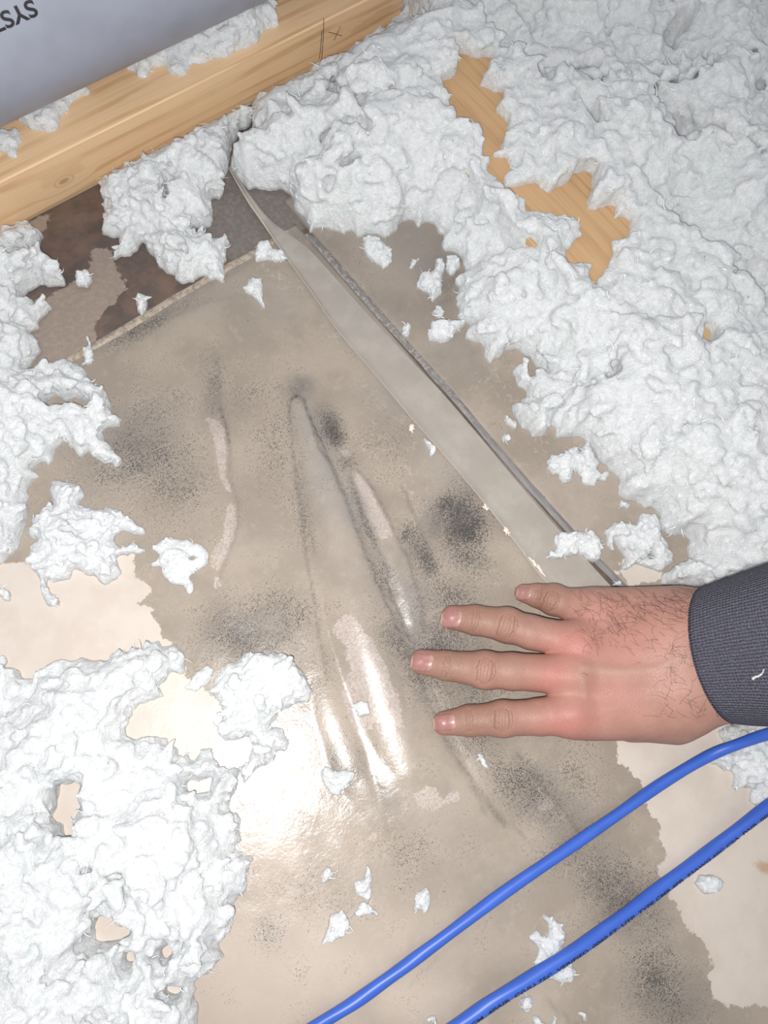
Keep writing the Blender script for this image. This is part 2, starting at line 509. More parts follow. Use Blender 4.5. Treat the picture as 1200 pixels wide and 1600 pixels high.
# (px, py, rx, ry, turn, strength) in photo pixels, laid on the floor
MOULD = [(722, 818, 42, 50, 15, 1.0), (735, 875, 38, 26, 30, 0.85), (662, 868, 18, 44, -28, 0.85), (700, 790, 22, 25, 0, 0.75),
         (520, 672, 18, 32, -20, 0.9), (545, 722, 20, 16, 0, 0.7), (640, 835, 16, 20, 0, 0.6), (700, 930, 70, 40, 10, 0.5),
         (600, 900, 16, 60, -20, 0.5), (570, 810, 12, 80, -22, 0.5), (690, 1020, 70, 70, 0, 0.58), (740, 1095, 80, 40, 20, 0.5),
         (820, 1230, 40, 90, -48, 0.55), (960, 1385, 46, 90, -42, 0.6), (1030, 1540, 50, 80, -30, 0.55), (900, 1330, 60, 60, 0, 0.35),
         (225, 715, 95, 60, -10, 0.50), (270, 760, 80, 60, 0, 0.42), (390, 990, 90, 55, -10, 0.55), (450, 960, 60, 40, 0, 0.45),
         (430, 700, 40, 60, 0, 0.42), (395, 620, 60, 40, 0, 0.33), (250, 640, 90, 60, 0, 0.28), (330, 600, 26, 60, 0, 0.34),
         (470, 780, 14, 90, -8, 0.4), (230, 510, 100, 12, -28, 0.5), (620, 1000, 25, 60, -25, 0.5), (540, 1190, 40, 40, 0, 0.4),
         (480, 1060, 40, 50, 0, 0.4), (640, 1330, 50, 60, 0, 0.3), (420, 1455, 28, 26, 0, 0.42), (500, 1395, 60, 40, 30, 0.3),
         (600, 700, 50, 50, 0, 0.28), (900, 1200, 60, 60, 0, 0.3), (750, 1160, 40, 40, 0, 0.45)]
GRIME = [(678, 818, 20, 36, 20, 0.75), (720, 820, 45, 52, 15, 0.35), (200, 700, 110, 60, -10, 0.34), (385, 985, 90, 45, -12, 0.5),
         (466, 606, 24, 18, 0, 0.8), (690, 1030, 110, 90, 0, 0.6), (620, 930, 40, 110, -22, 0.4), (760, 1140, 70, 50, 0, 0.4), (300, 640, 160, 90, 0, 0.16), (450, 720, 120, 130, 0, 0.14), (330, 780, 120, 120, 0, 0.14), (850, 1245, 45, 110, -48, 0.5), (975, 1400, 46, 110, -40, 0.55),
         (1040, 1560, 50, 90, -30, 0.45), (700, 430, 34, 70, 10, 0.6), (560, 440, 60, 30, 40, 0.25), (250, 490, 100, 12, -28, 0.6),
         (340, 430, 70, 10, -25, 0.4), (335, 620, 18, 50, 0, 0.5), (510, 660, 22, 40, -20, 0.5), (590, 880, 24, 90, -22, 0.4),
         (485, 760, 26, 120, -10, 0.28), (540, 1200, 40, 40, 0, 0.4), (650, 870, 24, 50, -28, 0.4), (480, 380, 90, 30, 30, 0.4),
         (600, 1230, 20, 60, -20, 0.3), (680, 560, 30, 20, 0, 0.2), (420, 1455, 26, 24, 0, 0.3), (620, 480, 20, 30, 0, 0.25),
         (640, 930, 26, 70, -22, 0.35), (735, 780, 40, 20, 40, 0.35)]
SCURF = [(440, 430, 40, 26, 20, 0.9), (600, 690, 60, 60, 0, 0.5), (650, 770, 26, 60, -25, 0.8), (790, 600, 40, 40, 0, 0.7),
         (850, 690, 30, 30, 0, 0.8), (520, 520, 14, 40, -30, 0.7), (560, 590, 20, 60, -35, 0.5), (700, 940, 40, 20, 0, 0.4),
         (640, 1240, 30, 30, 0, 0.5), (590, 1300, 20, 20, 0, 0.8), (560, 1255, 40, 60, 0, 0.25), (860, 640, 30, 60, -40, 0.4),
         (430, 400, 40, 30, 0, 0.4), (1040, 1320, 40, 50, 0, 0.3)]
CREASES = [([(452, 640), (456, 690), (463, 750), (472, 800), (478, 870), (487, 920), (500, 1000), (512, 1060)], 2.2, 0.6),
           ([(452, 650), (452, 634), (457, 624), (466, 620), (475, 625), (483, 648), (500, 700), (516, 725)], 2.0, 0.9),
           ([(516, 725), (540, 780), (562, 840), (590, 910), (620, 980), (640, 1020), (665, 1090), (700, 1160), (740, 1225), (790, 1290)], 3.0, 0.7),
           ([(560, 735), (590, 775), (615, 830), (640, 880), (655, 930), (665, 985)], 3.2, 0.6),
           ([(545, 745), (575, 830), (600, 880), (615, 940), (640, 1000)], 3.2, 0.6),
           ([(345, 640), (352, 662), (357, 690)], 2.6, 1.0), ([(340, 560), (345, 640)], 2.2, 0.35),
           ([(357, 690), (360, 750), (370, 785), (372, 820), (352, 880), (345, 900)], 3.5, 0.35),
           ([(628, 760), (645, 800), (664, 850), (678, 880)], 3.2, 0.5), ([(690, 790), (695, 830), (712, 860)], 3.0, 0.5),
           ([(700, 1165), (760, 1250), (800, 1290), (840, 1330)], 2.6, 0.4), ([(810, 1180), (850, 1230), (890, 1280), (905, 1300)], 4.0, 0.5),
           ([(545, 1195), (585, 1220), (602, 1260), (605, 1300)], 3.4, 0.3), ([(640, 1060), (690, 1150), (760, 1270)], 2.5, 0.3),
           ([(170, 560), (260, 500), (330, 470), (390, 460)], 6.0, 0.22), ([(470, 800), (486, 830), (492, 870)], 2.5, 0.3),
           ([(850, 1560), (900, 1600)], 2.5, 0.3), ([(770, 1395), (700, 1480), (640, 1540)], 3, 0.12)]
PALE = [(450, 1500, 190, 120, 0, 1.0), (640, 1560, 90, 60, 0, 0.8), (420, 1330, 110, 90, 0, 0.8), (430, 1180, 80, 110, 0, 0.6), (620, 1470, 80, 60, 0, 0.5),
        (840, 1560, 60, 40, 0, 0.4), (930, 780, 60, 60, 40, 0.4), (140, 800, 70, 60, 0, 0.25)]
HAZE = [(480, 660, 12, 40, -8, 0.9), (510, 740, 26, 60, -14, 0.9), (545, 800, 34, 50, -16, 0.8), (560, 880, 40, 60, -16, 0.35), (630, 600, 70, 60, 40, 0.5), (680, 720, 40, 60, -30, 0.45),
        (560, 500, 50, 50, 40, 0.45), (430, 470, 60, 40, 0, 0.3), (330, 470, 90, 26, -25, 0.35), (640, 950, 24, 60, -20, 0.7), (200, 690, 100, 60, 0, 0.3), (720, 560, 50, 50, 0, 0.3),
        (630, 390, 90, 50, 20, 0.6), (440, 330, 80, 40, 0, 0.6), (760, 1420, 90, 60, -40, 0.35), (700, 1300, 60, 70, 0, 0.3)]
STAIN = W([(1165, 1348), (1185, 1340), (1215, 1345), (1215, 1372), (1190, 1368)])


def blobs(X, Y, L):
    out = np.zeros_like(X)
    for px, py, rx, ry, a, s in L:
        c = at(px, py); a = math.radians(a)
        ux = at(px + math.cos(a), py + math.sin(a)) - c; uy = at(px - math.sin(a), py + math.cos(a)) - c
        A = np.linalg.inv(np.array([[ux[0] * rx, uy[0] * ry], [ux[1] * rx, uy[1] * ry]]))
        dx = X - c[0]; dy = Y - c[1]
        q = (A[0, 0] * dx + A[0, 1] * dy) ** 2 + (A[1, 0] * dx + A[1, 1] * dy) ** 2
        out = np.maximum(out, s * np.exp(-q * 0.9))
    return out


def stain_attrs(X, Y):
    dry = np.full(X.shape, -1.0)
    for p in DRY:
        dry = np.maximum(dry, poly_sd(X, Y, p))
    cl = np.full(X.shape, -1.0)
    for p in CLING:
        cl = np.maximum(cl, poly_sd(X, Y, p))
    cr = np.zeros_like(X)
    wx = X + 0.0007 * vnoise(X, Y, 0.006, 5); wy = Y + 0.0007 * vnoise(X, Y, 0.006, 9)
    for P, wd, s in CREASES:
        d, _ = seg_dist(wx, wy, W(P))
        cr = np.maximum(cr, s * np.exp(-(d / (wd * 0.00038)) ** 2))
    wob = 1 + 0.35 * fbm(X, Y, 0.02, 31)
    return dict(dry=dry, cling=cl, crease=cr, mould=np.clip(blobs(X, Y, MOULD) * wob, 0, 1), grime=np.clip(blobs(X, Y, GRIME) * wob, 0, 1),
                scurf=np.clip(blobs(X, Y, SCURF), 0, 1), stain=poly_sd(X, Y, STAIN), haze=np.clip(blobs(X, Y, HAZE) * wob, 0, 1), pale=np.clip(blobs(X, Y, PALE) * 1.1, 0, 1))


def slab(name, x0, x1, y0, y1, zt, zb, step, mat, attrf, zfun=None, parent=None):
    X, Y, Q = grid(x0, x1, y0, y1, step)
    Z = np.full(X.shape, zt) + (zfun(X, Y) if zfun else 0)
    at_ = {k: v.ravel() for k, v in attrf(X, Y).items()}
    V = np.stack([X, Y, Z], -1).reshape(-1, 3)
    ny, nx = X.shape; i = np.arange(nx * ny).reshape(ny, nx)
    ring = np.concatenate([i[0, :], i[1:, -1], i[-1, -2::-1], i[-2:0:-1, 0]])
    B = V[ring].copy(); B[:, 2] = zb; n0 = len(V); m = len(ring)
    V = np.vstack([V, B]); b = n0 + np.arange(m)
    side = np.stack([np.roll(ring, -1), ring, b, np.roll(b, -1)], -1)
    at_ = {k: np.concatenate([v, v[ring]]) for k, v in at_.items()}
    o = mesh_obj(name, V, np.vstack([Q, side]), mat, parent, attrs=at_)
    return o


PLATE_CLING = [W(p) for p in ([(47, 360), (67, 356), (84, 324), (60, 330), (44, 345)],
                              [(146, 381), (165, 379), (176, 390), (180, 409), (176, 427), (202, 439), (199, 450), (184, 461), (180, 472), (146, 499), (142, 521),
                               (157, 529), (109, 562), (60, 590), (-30, 600), (-30, 480), (37, 469), (75, 461), (105, 435), (131, 424), (139, 409), (140, 390)])]
PLATE_GREY = W([(330, 380), (350, 395), (390, 395), (520, 330), (600, 420), (470, 250), (360, 260), (322, 290), (300, 330)])


def plate_attrs(X, Y):
    cl = np.full(X.shape, -1.0)
    for p in PLATE_CLING:
        cl = np.maximum(cl, poly_sd(X, Y, p))
    return dict(cling=cl, grey=poly_sd(X, Y, PLATE_GREY))


floor = slab('floor', -0.45, 1.15, -0.50, 0.85, -PAN_T, -0.02, 0.005, PLATE, plate_attrs)
tag(floor, 'dark brown damp board under the drywall, bare between panel edge and wooden joist', kind='structure')


def left_z(X, Y):     # tapered, slightly bowed paper edge along the far side
    e = np.clip((EDGE_Y - Y) / 0.006, 0, 1)
    return 0.0006 * (1 - e) * 0 + 0.00025 * fbm(X, Y, 0.03, 77) - 0.0012 * np.exp(-((EDGE_Y - Y) / 0.004) ** 2) * 0.3


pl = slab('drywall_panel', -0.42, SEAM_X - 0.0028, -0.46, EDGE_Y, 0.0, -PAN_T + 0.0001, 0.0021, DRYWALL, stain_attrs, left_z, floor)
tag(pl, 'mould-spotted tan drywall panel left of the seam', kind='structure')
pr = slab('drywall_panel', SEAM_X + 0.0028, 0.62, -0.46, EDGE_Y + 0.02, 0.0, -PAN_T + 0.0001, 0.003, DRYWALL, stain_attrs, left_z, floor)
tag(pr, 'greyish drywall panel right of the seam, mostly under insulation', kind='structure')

# paper tape lip along the far edge of the panel and the filled seam
gt = NT('panel_edge_paper'); c_ = gt.co()
n_ = gt.noise(c_, 260, 5, 0.7); n2_ = gt.noise(c_, 900, 3, 0.7)
cc_ = gt.mix(gt.ss(n_, 0.38, 0.6), srgb(150, 134, 118), srgb(196, 180, 162))
cc_ = gt.mix(gt.ss(n2_, 0.6, 0.7), cc_, srgb(70, 62, 56))
EDGEPAPER = gt.done(gt.bsdf(Base_Color=cc_, Roughness=0.85, Normal=gt.bump(n_, 0.3, 0.0008)).outputs[0])


def strip_mesh(P, w0, w1, h, nz=5, wob=0.0, seed=1):
    """a low raised strip along a polyline: half widths w0 (left) and w1 (right), crown h"""
    P = np.asarray(P, float); T = np.gradient(P, axis=0); T[:, 2] = 0; T /= np.linalg.norm(T, axis=1)[:, None]
    S = np.stack([T[:, 1], -T[:, 0], 0 * T[:, 0]], -1)
    k = len(P); r = np.random.default_rng(seed)
    V = []
    for j in range(nz):
        t = j / (nz - 1) * 2 - 1
        ww = np.where(t < 0, w0, w1) * t
        ww = ww + wob * abs(t) * np.interp(np.arange(k), np.arange(0, k + 3, 3), r.normal(size=len(np.arange(0, k + 3, 3))))
        q = P + S * np.asarray(ww)[:, None] if np.ndim(ww) else P + S * ww
        q = q.copy(); q[:, 2] += h * (1 - t * t) - 0.0002 * (abs(t) > 0.99)
        V.append(q)
    V = np.stack(V, 1).reshape(-1, 3)
    i = np.arange(k * nz).reshape(k, nz)
    Q = np.stack([i[:-1, :-1], i[1:, :-1], i[1:, 1:], i[:-1, 1:]], -1).reshape(-1, 4)
    return V, Q


V, Q = strip_mesh([(x, EDGE_Y - 0.0026 + 0.0004 * math.sin(x * 60), 0.0) for x in np.linspace(-0.1, 0.215, 90)], 0.0024, 0.0026, 0.0006, wob=0.00025)
mesh_obj('panel_edge_paper', V, Q, EDGEPAPER, pl)
gs = NT('grey_seam_filler'); c_ = gs.co()
n_ = gs.noise(c_, 320, 5, 0.75, 0.6); n3_ = gs.noise(gs.scale(c_, (400, 50, 1)), 1.0, 3)
sepx = gs.n('ShaderNodeSeparateXYZ'); gs.put(sepx.inputs[0], c_)
cc_ = gs.mix(gs.ss(n3_, 0.35, 0.65), srgb(112, 108, 108), srgb(136, 132, 131))
up_ = gs.ss(sepx.outputs[1], 0.02, 0.20)
cc_ = gs.mix(gs.math('MULTIPLY', gs.ss(n_, 0.52, 0.57), up_), cc_, srgb(176, 165, 156))
cc_ = gs.mix(gs.math('MULTIPLY', gs.ss(n_, 0.40, 0.34), 0.7), cc_, srgb(74, 70, 70))
SEAMF = gs.done(gs.bsdf(Base_Color=cc_, Roughness=0.6, Normal=gs.bump(n_, 0.3, 0.0008)).outputs[0])
seam_pts = [at(*p, 0.0) for p in [(478, 366), (520, 408), (580, 475), (640, 540), (700, 607), (760, 678), (820, 748), (870, 803), (930, 868), (985, 925), (1060, 1005), (1150, 1100), (1260, 1215)]]
sp_ = spline(seam_pts, 120); sp_[:, 2] = -0.0006
V, Q = strip_mesh(sp_, 0.0030, 0.0030, 0.0008, nz=7, wob=0.0003, seed=3)
mesh_obj('seam_filler', V, Q, SEAMF, floor)

# ------------------------------------------------------------------ poly film with its wrinkles
RIDGES = [  # polyline, half widths (px), heights (mm)
    ([(464, 628), (482, 690), (505, 770), (545, 900), (590, 1040), (650, 1200), (730, 1370)], [11, 24, 36, 50, 58, 66, 80], [1.8, 3.6, 5.0, 6.0, 6.2, 5.0, 0.2]),
    ([(545, 700), (565, 760), (600, 830), (630, 900), (655, 985)], [14, 22, 30, 30, 18], [0.8, 2.0, 2.6, 2.4, 0.8]),
    ([(325, 560), (335, 650), (350, 740), (360, 800), (345, 890)], [14, 20, 18, 18, 12], [0.4, 1.5, 1.4, 1.4, 0.3]),
    ([(640, 1000), (690, 1100), (760, 1210), (830, 1290), (930, 1420), (1010, 1560)], [16, 24, 30, 30, 34, 40], [0.4, 1.2, 1.6, 1.4, 1.2, 0.8]),
    ([(690, 800), (720, 850), (760, 900)], [20, 26, 18], [0.3, 1.0, 0.2]),
    ([(505, 1040), (525, 1120), (550, 1190), (590, 1250), (605, 1320)], [26, 32, 34, 34, 20], [0.6, 1.8, 2.0, 1.2, 0.2]),
    ([(230, 500), (300, 465), (380, 430)], [14, 16, 10], [0.6, 1.0, 0.4])]


def film_z(X, Y):
    z = 0.0016 + 0.0003 * fbm(X, Y, 0.05, 101, 3) + 0.00015 * fbm(X, Y, 0.012, 111, 2)
    for P, wd, h in RIDGES:
        d, t = seg_dist(X, Y, W(P))
        ii = np.arange(len(P))
        ww = np.interp(t, ii, wd) * 0.00039; hh = np.interp(t, ii, h) * 0.001
        q = np.clip(1 - (d / ww) ** 2, 0, 1)
        z = z + hh * q ** 1.15
    return z


X, Y, Q = grid(-0.26, 0.64, -0.40, 0.372, 0.0019)
film = mesh_obj('plastic_sheet', np.stack([X, Y, film_z(X, Y)], -1).reshape(-1, 3), Q, FILM)
tag(film, 'wrinkled clear plastic vapour-barrier sheet lying over the mouldy drywall', 'plastic sheet')

# doubled strip of the film along the seam, with its curled far end
Lp = [(358, 266), (385, 312), (408, 345), (440, 392), (490, 462), (530, 520), (585, 584), (640, 650), (700, 718), (760, 790), (806, 848), (852, 908), (960, 1020)]
Rp = [(362, 266), (396, 312), (425, 345), (478, 385), (516, 425), (565, 480), (628, 548), (690, 612), (750, 682), (808, 752), (856, 808), (922, 880), (1040, 1005)]
Lw = spline([at(*p, 0.003) for p in Lp], 140); Rw = spline([at(*p, 0.003) for p in Rp], 140)
nz = 18; V = []
for j in range(nz):
    t = j / (nz - 1); P = Lw * (1 - t) + Rw * t
    P[:, 2] = film_z(P[:, 0], P[:, 1]) + 0.0010 + 0.0011 * math.exp(-(t / 0.07) ** 2) + 0.0006 * math.sin(t * math.pi) \
        + 0.0035 * np.exp(-(np.arange(140) / 22.0) ** 2) * (0.35 + t * (1 - t) * 3)
    V.append(P)
V = np.stack(V, 1).reshape(-1, 3); i = np.arange(140 * nz).reshape(140, nz)
Q = np.stack([i[:-1, :-1], i[1:, :-1], i[1:, 1:], i[:-1, 1:]], -1).reshape(-1, 4)
ov = mesh_obj('overlap_strip', V, Q, FILM2, film)
ov['label'] = 'cloudy grey doubled strip of the plastic sheet beside the seam'
EDGEF = mat_plain('film_fold_edge', srgb(186, 175, 163), 0.35, 0.5, (300, 0.3, 0.0006))
e = Lw.copy(); e[:, 2] = film_z(e[:, 0], e[:, 1]) + 0.0019 + 0.0035 * np.exp(-(np.arange(140) / 22.0) ** 2) * 0.35
V, Q = tube(e, 0.00022 + 0.0006 * np.exp(-((np.arange(140) - 18) / 14.0) ** 2), 6)
mesh_obj('fold_edge', V, Q, EDGEF, ov)
CRUST = mat_plain('pale_dried_crust', srgb(238, 222, 206), 0.9, 0.2, (500, 0.6, 0.001))

# ------------------------------------------------------------------ lumber
def box(name, x0, x1, y0, y1, z0, z1, mat, parent=None, bev=0.0012):
    bm = bmesh.new(); bmesh.ops.create_cube(bm, size=1.0)
    for v in bm.verts:
        v.co = (x0 + (v.co.x + 0.5) * (x1 - x0), y0 + (v.co.y + 0.5) * (y1 - y0), z0 + (v.co.z + 0.5) * (z1 - z0))
    bmesh.ops.bevel(bm, geom=bm.edges[:], offset=bev, segments=3, affect='EDGES')
    me = bpy.data.meshes.new(name); bm.to_mesh(me); bm.free(); me.materials.append(mat)
    me.polygons.foreach_set('use_smooth', np.ones(len(me.polygons), bool))
    o = bpy.data.objects.new(name, me); COL.objects.link(o)
    md = o.modifiers.new('wn', 'WEIGHTED_NORMAL')
    if parent:
        o.parent = parent
    return o


JY = 0.373
kn = None
_r = R @ _ray(100, 283)                     # the knot, where its ray meets the joist's near face
_t = JY / _r[1]; kn = (_r[0] * _t, CAM_H + _r[2] * _t)
JOISTW = mat_wood('spruce_joist', srgb(221, 188, 150), srgb(197, 157, 115), 'X', 'Y', knot=kn, freq=520)
joist = box('wooden_joist', -0.40, 0.402, JY, JY + 0.089, -PAN_T, 0.038, JOISTW)
tag(joist, 'light spruce joist with a knot and pencil marks, lying beside the grey pipe', 'joist')
PENCIL = mat_plain('pencil_lead', srgb(58, 50, 44), 0.6)


def on_face(px, py):
    r = R @ _ray(px, py); t = (JY - 0.00015) / r[1]
    return np.array([r[0] * t, JY - 0.00015, CAM_H + r[2] * t])


for P, wd in (([(506, 29), (505, 60), (502, 100)], 0.00022), ([(503, 48), (501, 75), (499, 92)], 0.0002), ([(513, 50), (524, 53), (534, 56)], 0.0002), ([(532, 41), (527, 52), (522, 63)], 0.00018)):
    V, Q = tube(spline([on_face(*p) for p in P], 10), wd, 5)
    mesh_obj('pencil_mark', V, Q, PENCIL, joist)

BOARDW = mat_wood('tan_lumber', srgb(198, 162, 122), srgb(172, 134, 95), 'Y', 'X', freq=640)
bx = at(735, 130, 0.038)[0]; bx2 = at(900, 350, 0.038)[0]; bx3 = at(1090, 530, 0.038)[0]
bc = (bx + bx2) / 2
board = box('wooden_board', bc - 0.0445, bc + 0.0445, -0.30, 0.330, 0.0026, 0.038, BOARDW)
tag(board, 'tan wooden board half buried under white insulation at upper right', 'board')

# ------------------------------------------------------------------ grey pipe on the joist
PR = 0.055
r1 = R @ _ray(0, 203); r2 = R @ _ray(200, 101)
n1 = np.array([r1[1], r1[2]]) / np.hypot(r1[1], r1[2]); n2 = np.array([r2[1], r2[2]]) / np.hypot(r2[1], r2[2])
nn = (n1 + n2); nn /= np.linalg.norm(nn)
PZ = 0.0385 + PR
# centre (yc, PZ): distance to the sight line from (0, CAM_H) along nn is PR, on the far side
perp = np.array([-nn[1], nn[0]])
if perp[0] < 0:
    perp = -perp
yc = (PR - (PZ - CAM_H) * perp[1]) / perp[0]
PIPE = mat_plain('grey_pvc', srgb(150, 153, 166), 0.42, 0.45, (40, 0.02, 0.001))
th = np.linspace(0, 2 * math.pi, 96, endpoint=False)
V = []; xs = np.linspace(-0.45, 0.75, 40)
for rr in (PR, PR - 0.004):
    for x in xs:
        V += [(x, yc + rr * math.cos(a), PZ + rr * math.sin(a)) for a in th]
V = np.array(V); i = np.arange(len(xs) * 96).reshape(len(xs), 96); nx = len(xs) * 96
q = np.stack([i[:-1], i[1:], np.roll(i, -1, 1)[1:], np.roll(i, -1, 1)[:-1]], -1).reshape(-1, 4)
qi = q[:, ::-1] + nx
e0 = np.stack([i[0], np.roll(i[0], -1), np.roll(i[0], -1) + nx, i[0] + nx], -1)
e1 = np.stack([i[-1], i[-1] + nx, np.roll(i[-1], -1) + nx, np.roll(i[-1], -1)], -1)
pipe = mesh_obj('plastic_pipe', V, np.vstack([q, qi, e0, e1]), PIPE)
tag(pipe, 'large grey plastic pipe with black lettering resting on the wooden joist', 'pipe')


def text_mesh(s, size, offset=0.0):
    cu = bpy.data.curves.new('t', 'FONT'); cu.body = s; cu.size = size; cu.offset = offset
    o = bpy.data.objects.new('t', cu); COL.objects.link(o)
    bpy.context.view_layer.update()
    me = o.evaluated_get(bpy.context.evaluated_depsgraph_get()).to_mesh()
    bm = bmesh.new(); bm.from_mesh(me)
    bmesh.ops.triangulate(bm, faces=bm.faces)
    bmesh.ops.subdivide_edges(bm, edges=[e_ for e_ in bm.edges if e_.calc_length() > size * 0.18], cuts=1)
    bmesh.ops.triangulate(bm, faces=bm.faces)
    bm.verts.ensure_lookup_table()
    V = np.array([v.co[:] for v in bm.verts]); Fc = [[v.index for v in f.verts] for f in bm.faces]
    bm.free(); o.to_mesh_clear(); bpy.data.objects.remove(o); bpy.data.curves.remove(cu)
    return V, Fc


def pipe_hit(px, py):
    r = R @ _ray(px, py)
    a = r[1] ** 2 + r[2] ** 2; b = 2 * (r[1] * -yc + r[2] * (CAM_H - PZ)); c = yc ** 2 + (CAM_H - PZ) ** 2 - PR ** 2
    t = (-b - math.sqrt(b * b - 4 * a * c)) / (2 * a)
    return r[0] * t, math.atan2(CAM_H + r[2] * t - PZ, r[1] * t - yc)


xa, aa = pipe_hit(45, 16); xb, ab = pipe_hit(7, 33)   # centres of the first and third letter
xt, a_top = pipe_hit(54, 26); xt2, a_bot = pipe_hit(36, 5)
INK = mat_plain('black_print', srgb(22, 22, 30), 0.5)
V, Fc = text_mesh('SYSTEM', 1.0, 0.022)
cw = 0.72; hgt = abs(a_top - a_bot) * PR * 0.95
sc = hgt / 0.72
s0 = V[:, 0]
sc *= 1.12; kx = 1.16 * abs(xa - xb) / (1.28) / sc     # squeeze so letters fall where they do
ang0 = 0.5 * (aa + ab)
Xp = xa + 0.33 * sc * kx - s0 * sc * kx
A = ang0 + ((V[:, 1] - 0.36) * sc / PR) * (1 if a_top > a_bot else -1) * (1)
P = np.stack([Xp, yc + (PR + 0.0002) * np.cos(A), PZ + (PR + 0.0002) * np.sin(A)], -1)
lt = mesh_obj('lettering', P, Fc, INK, pipe, smooth=False)


# ------------------------------------------------------------------ insulation
def wisps(P0, D, L, wd, seed):
    """thin tapered curling fibres: base points, directions, lengths"""
    r = np.random.default_rng(seed); n = len(P0); k = 6
    ph = r.uniform(-1, 1, n)[:, None] * 2.2
    t = np.linspace(0, 1, k)[None, :]
    ang = np.arctan2(D[:, 1], D[:, 0])[:, None] + ph * t
    st = L[:, None] / (k - 1)
    x = P0[:, 0:1] + np.cumsum(np.cos(ang) * st, 1) - np.cos(ang[:, :1]) * st
    y = P0[:, 1:2] + np.cumsum(np.sin(ang) * st, 1) - np.sin(ang[:, :1]) * st
    z = np.maximum(P0[:, 2:3] + r.normal(0, 0.6, n)[:, None] * L[:, None] * t * 0.5, P0[:, 2:3] * 0.3)
    w_ = wd[:, None] * (1 - 0.85 * t)
    S = np.stack([-np.sin(ang), np.cos(ang), 0 * ang], -1)
    C = np.stack([x, y, z], -1)
    up = np.array([0, 0, 1.0])
    ring = np.stack([C + S * w_[..., None], C + up * w_[..., None] * 0.8, C - S * w_[..., None]], 2)   # n,k,3,3
    V = ring.reshape(-1, 3)
    i = np.arange(n * k * 3).reshape(n, k, 3)
    q = []
    for a, b in ((0, 1), (1, 2), (2, 0)):
        q.append(np.stack([i[:, :-1, a], i[:, :-1, b], i[:, 1:, b], i[:, 1:, a]], -1).reshape(-1, 4))
    return V, np.vstack(q)


def _flock_shapes(n=14):
    """small lumpy flocks of wool, about 1 unit across"""
    bm = bmesh.new(); bmesh.ops.create_icosphere(bm, subdivisions=2, radius=0.5)
    bm.verts.ensure_lookup_table()
    V0 = np.array([v.co[:] for v in bm.verts]); T0 = np.array([[v.index for v in f.verts] for f in bm.faces]); bm.free()
    r = np.random.default_rng(99); out = []
    for _ in range(n):
        u = V0 / 0.5; k = np.ones(len(V0))
        for fr, am in ((1.6, 0.24), (2.6, 0.22), (4.2, 0.16), (4.6, 0.14)):
            a = r.normal(size=3); a /= np.linalg.norm(a)
            k += am * np.sin(fr * (u @ a) + r.uniform(0, 6.28))
        v = V0 * k[:, None]
        v[:, 0] *= r.uniform(1.0, 1.7); v[:, 2] *= 0.75
        v[:, 1] += r.uniform(-0.7, 0.7) * v[:, 0] ** 2
        out.append(v)
    return out, T0


FLOCKS, FLOCK_T = _flock_shapes()
_b = bmesh.new(); bmesh.ops.create_icosphere(_b, subdivisions=1, radius=0.5); _b.verts.ensure_lookup_table()
FLOCK_N1 = len(_b.verts); FLOCK_T1 = np.array([[v.index for v in f.verts] for f in _b.faces]); _b.free()


def flocks(P, S, seed, fine):
    """flocks at points P with sizes S; fine = use the 162-vertex shapes"""
    r = np.random.default_rng(seed); n = len(P); Vs, Ts = [], []; off = 0
    which = r.integers(0, len(FLOCKS), n)
    for k, shp in enumerate(FLOCKS):
        m = which == k; c = int(m.sum())
        if not c:
            continue
        v = shp if fine else shp[:FLOCK_N1]; T = FLOCK_T if fine else FLOCK_T1
        a = r.uniform(0, 6.283, c); tx = r.normal(0, 0.35, c); ty = r.normal(0, 0.35, c)
        sc = S[m]
        w_ = v[None] * sc[:, None, None] * np.stack([np.ones(c), r.uniform(0.7, 1.1, c), r.uniform(0.7, 1.1, c)], -1)[:, None, :]
        y, z = w_[..., 1], w_[..., 2]
        y, z = y * np.cos(tx)[:, None] - z * np.sin(tx)[:, None], y * np.sin(tx)[:, None] + z * np.cos(tx)[:, None]
        x = w_[..., 0]
        x, z = x * np.cos(ty)[:, None] + z * np.sin(ty)[:, None], -x * np.sin(ty)[:, None] + z * np.cos(ty)[:, None]
        x, y = x * np.cos(a)[:, None] - y * np.sin(a)[:, None], x * np.sin(a)[:, None] + y * np.cos(a)[:, None]
        V = np.stack([x, y, z], -1) + P[m][:, None]
        Ts.append((T[None] + (off + np.arange(c) * len(v))[:, None, None]).reshape(-1, 3)); off += c * len(v)
        Vs.append(V.reshape(-1, 3))
    return np.vstack(Vs), np.vstack(Ts)


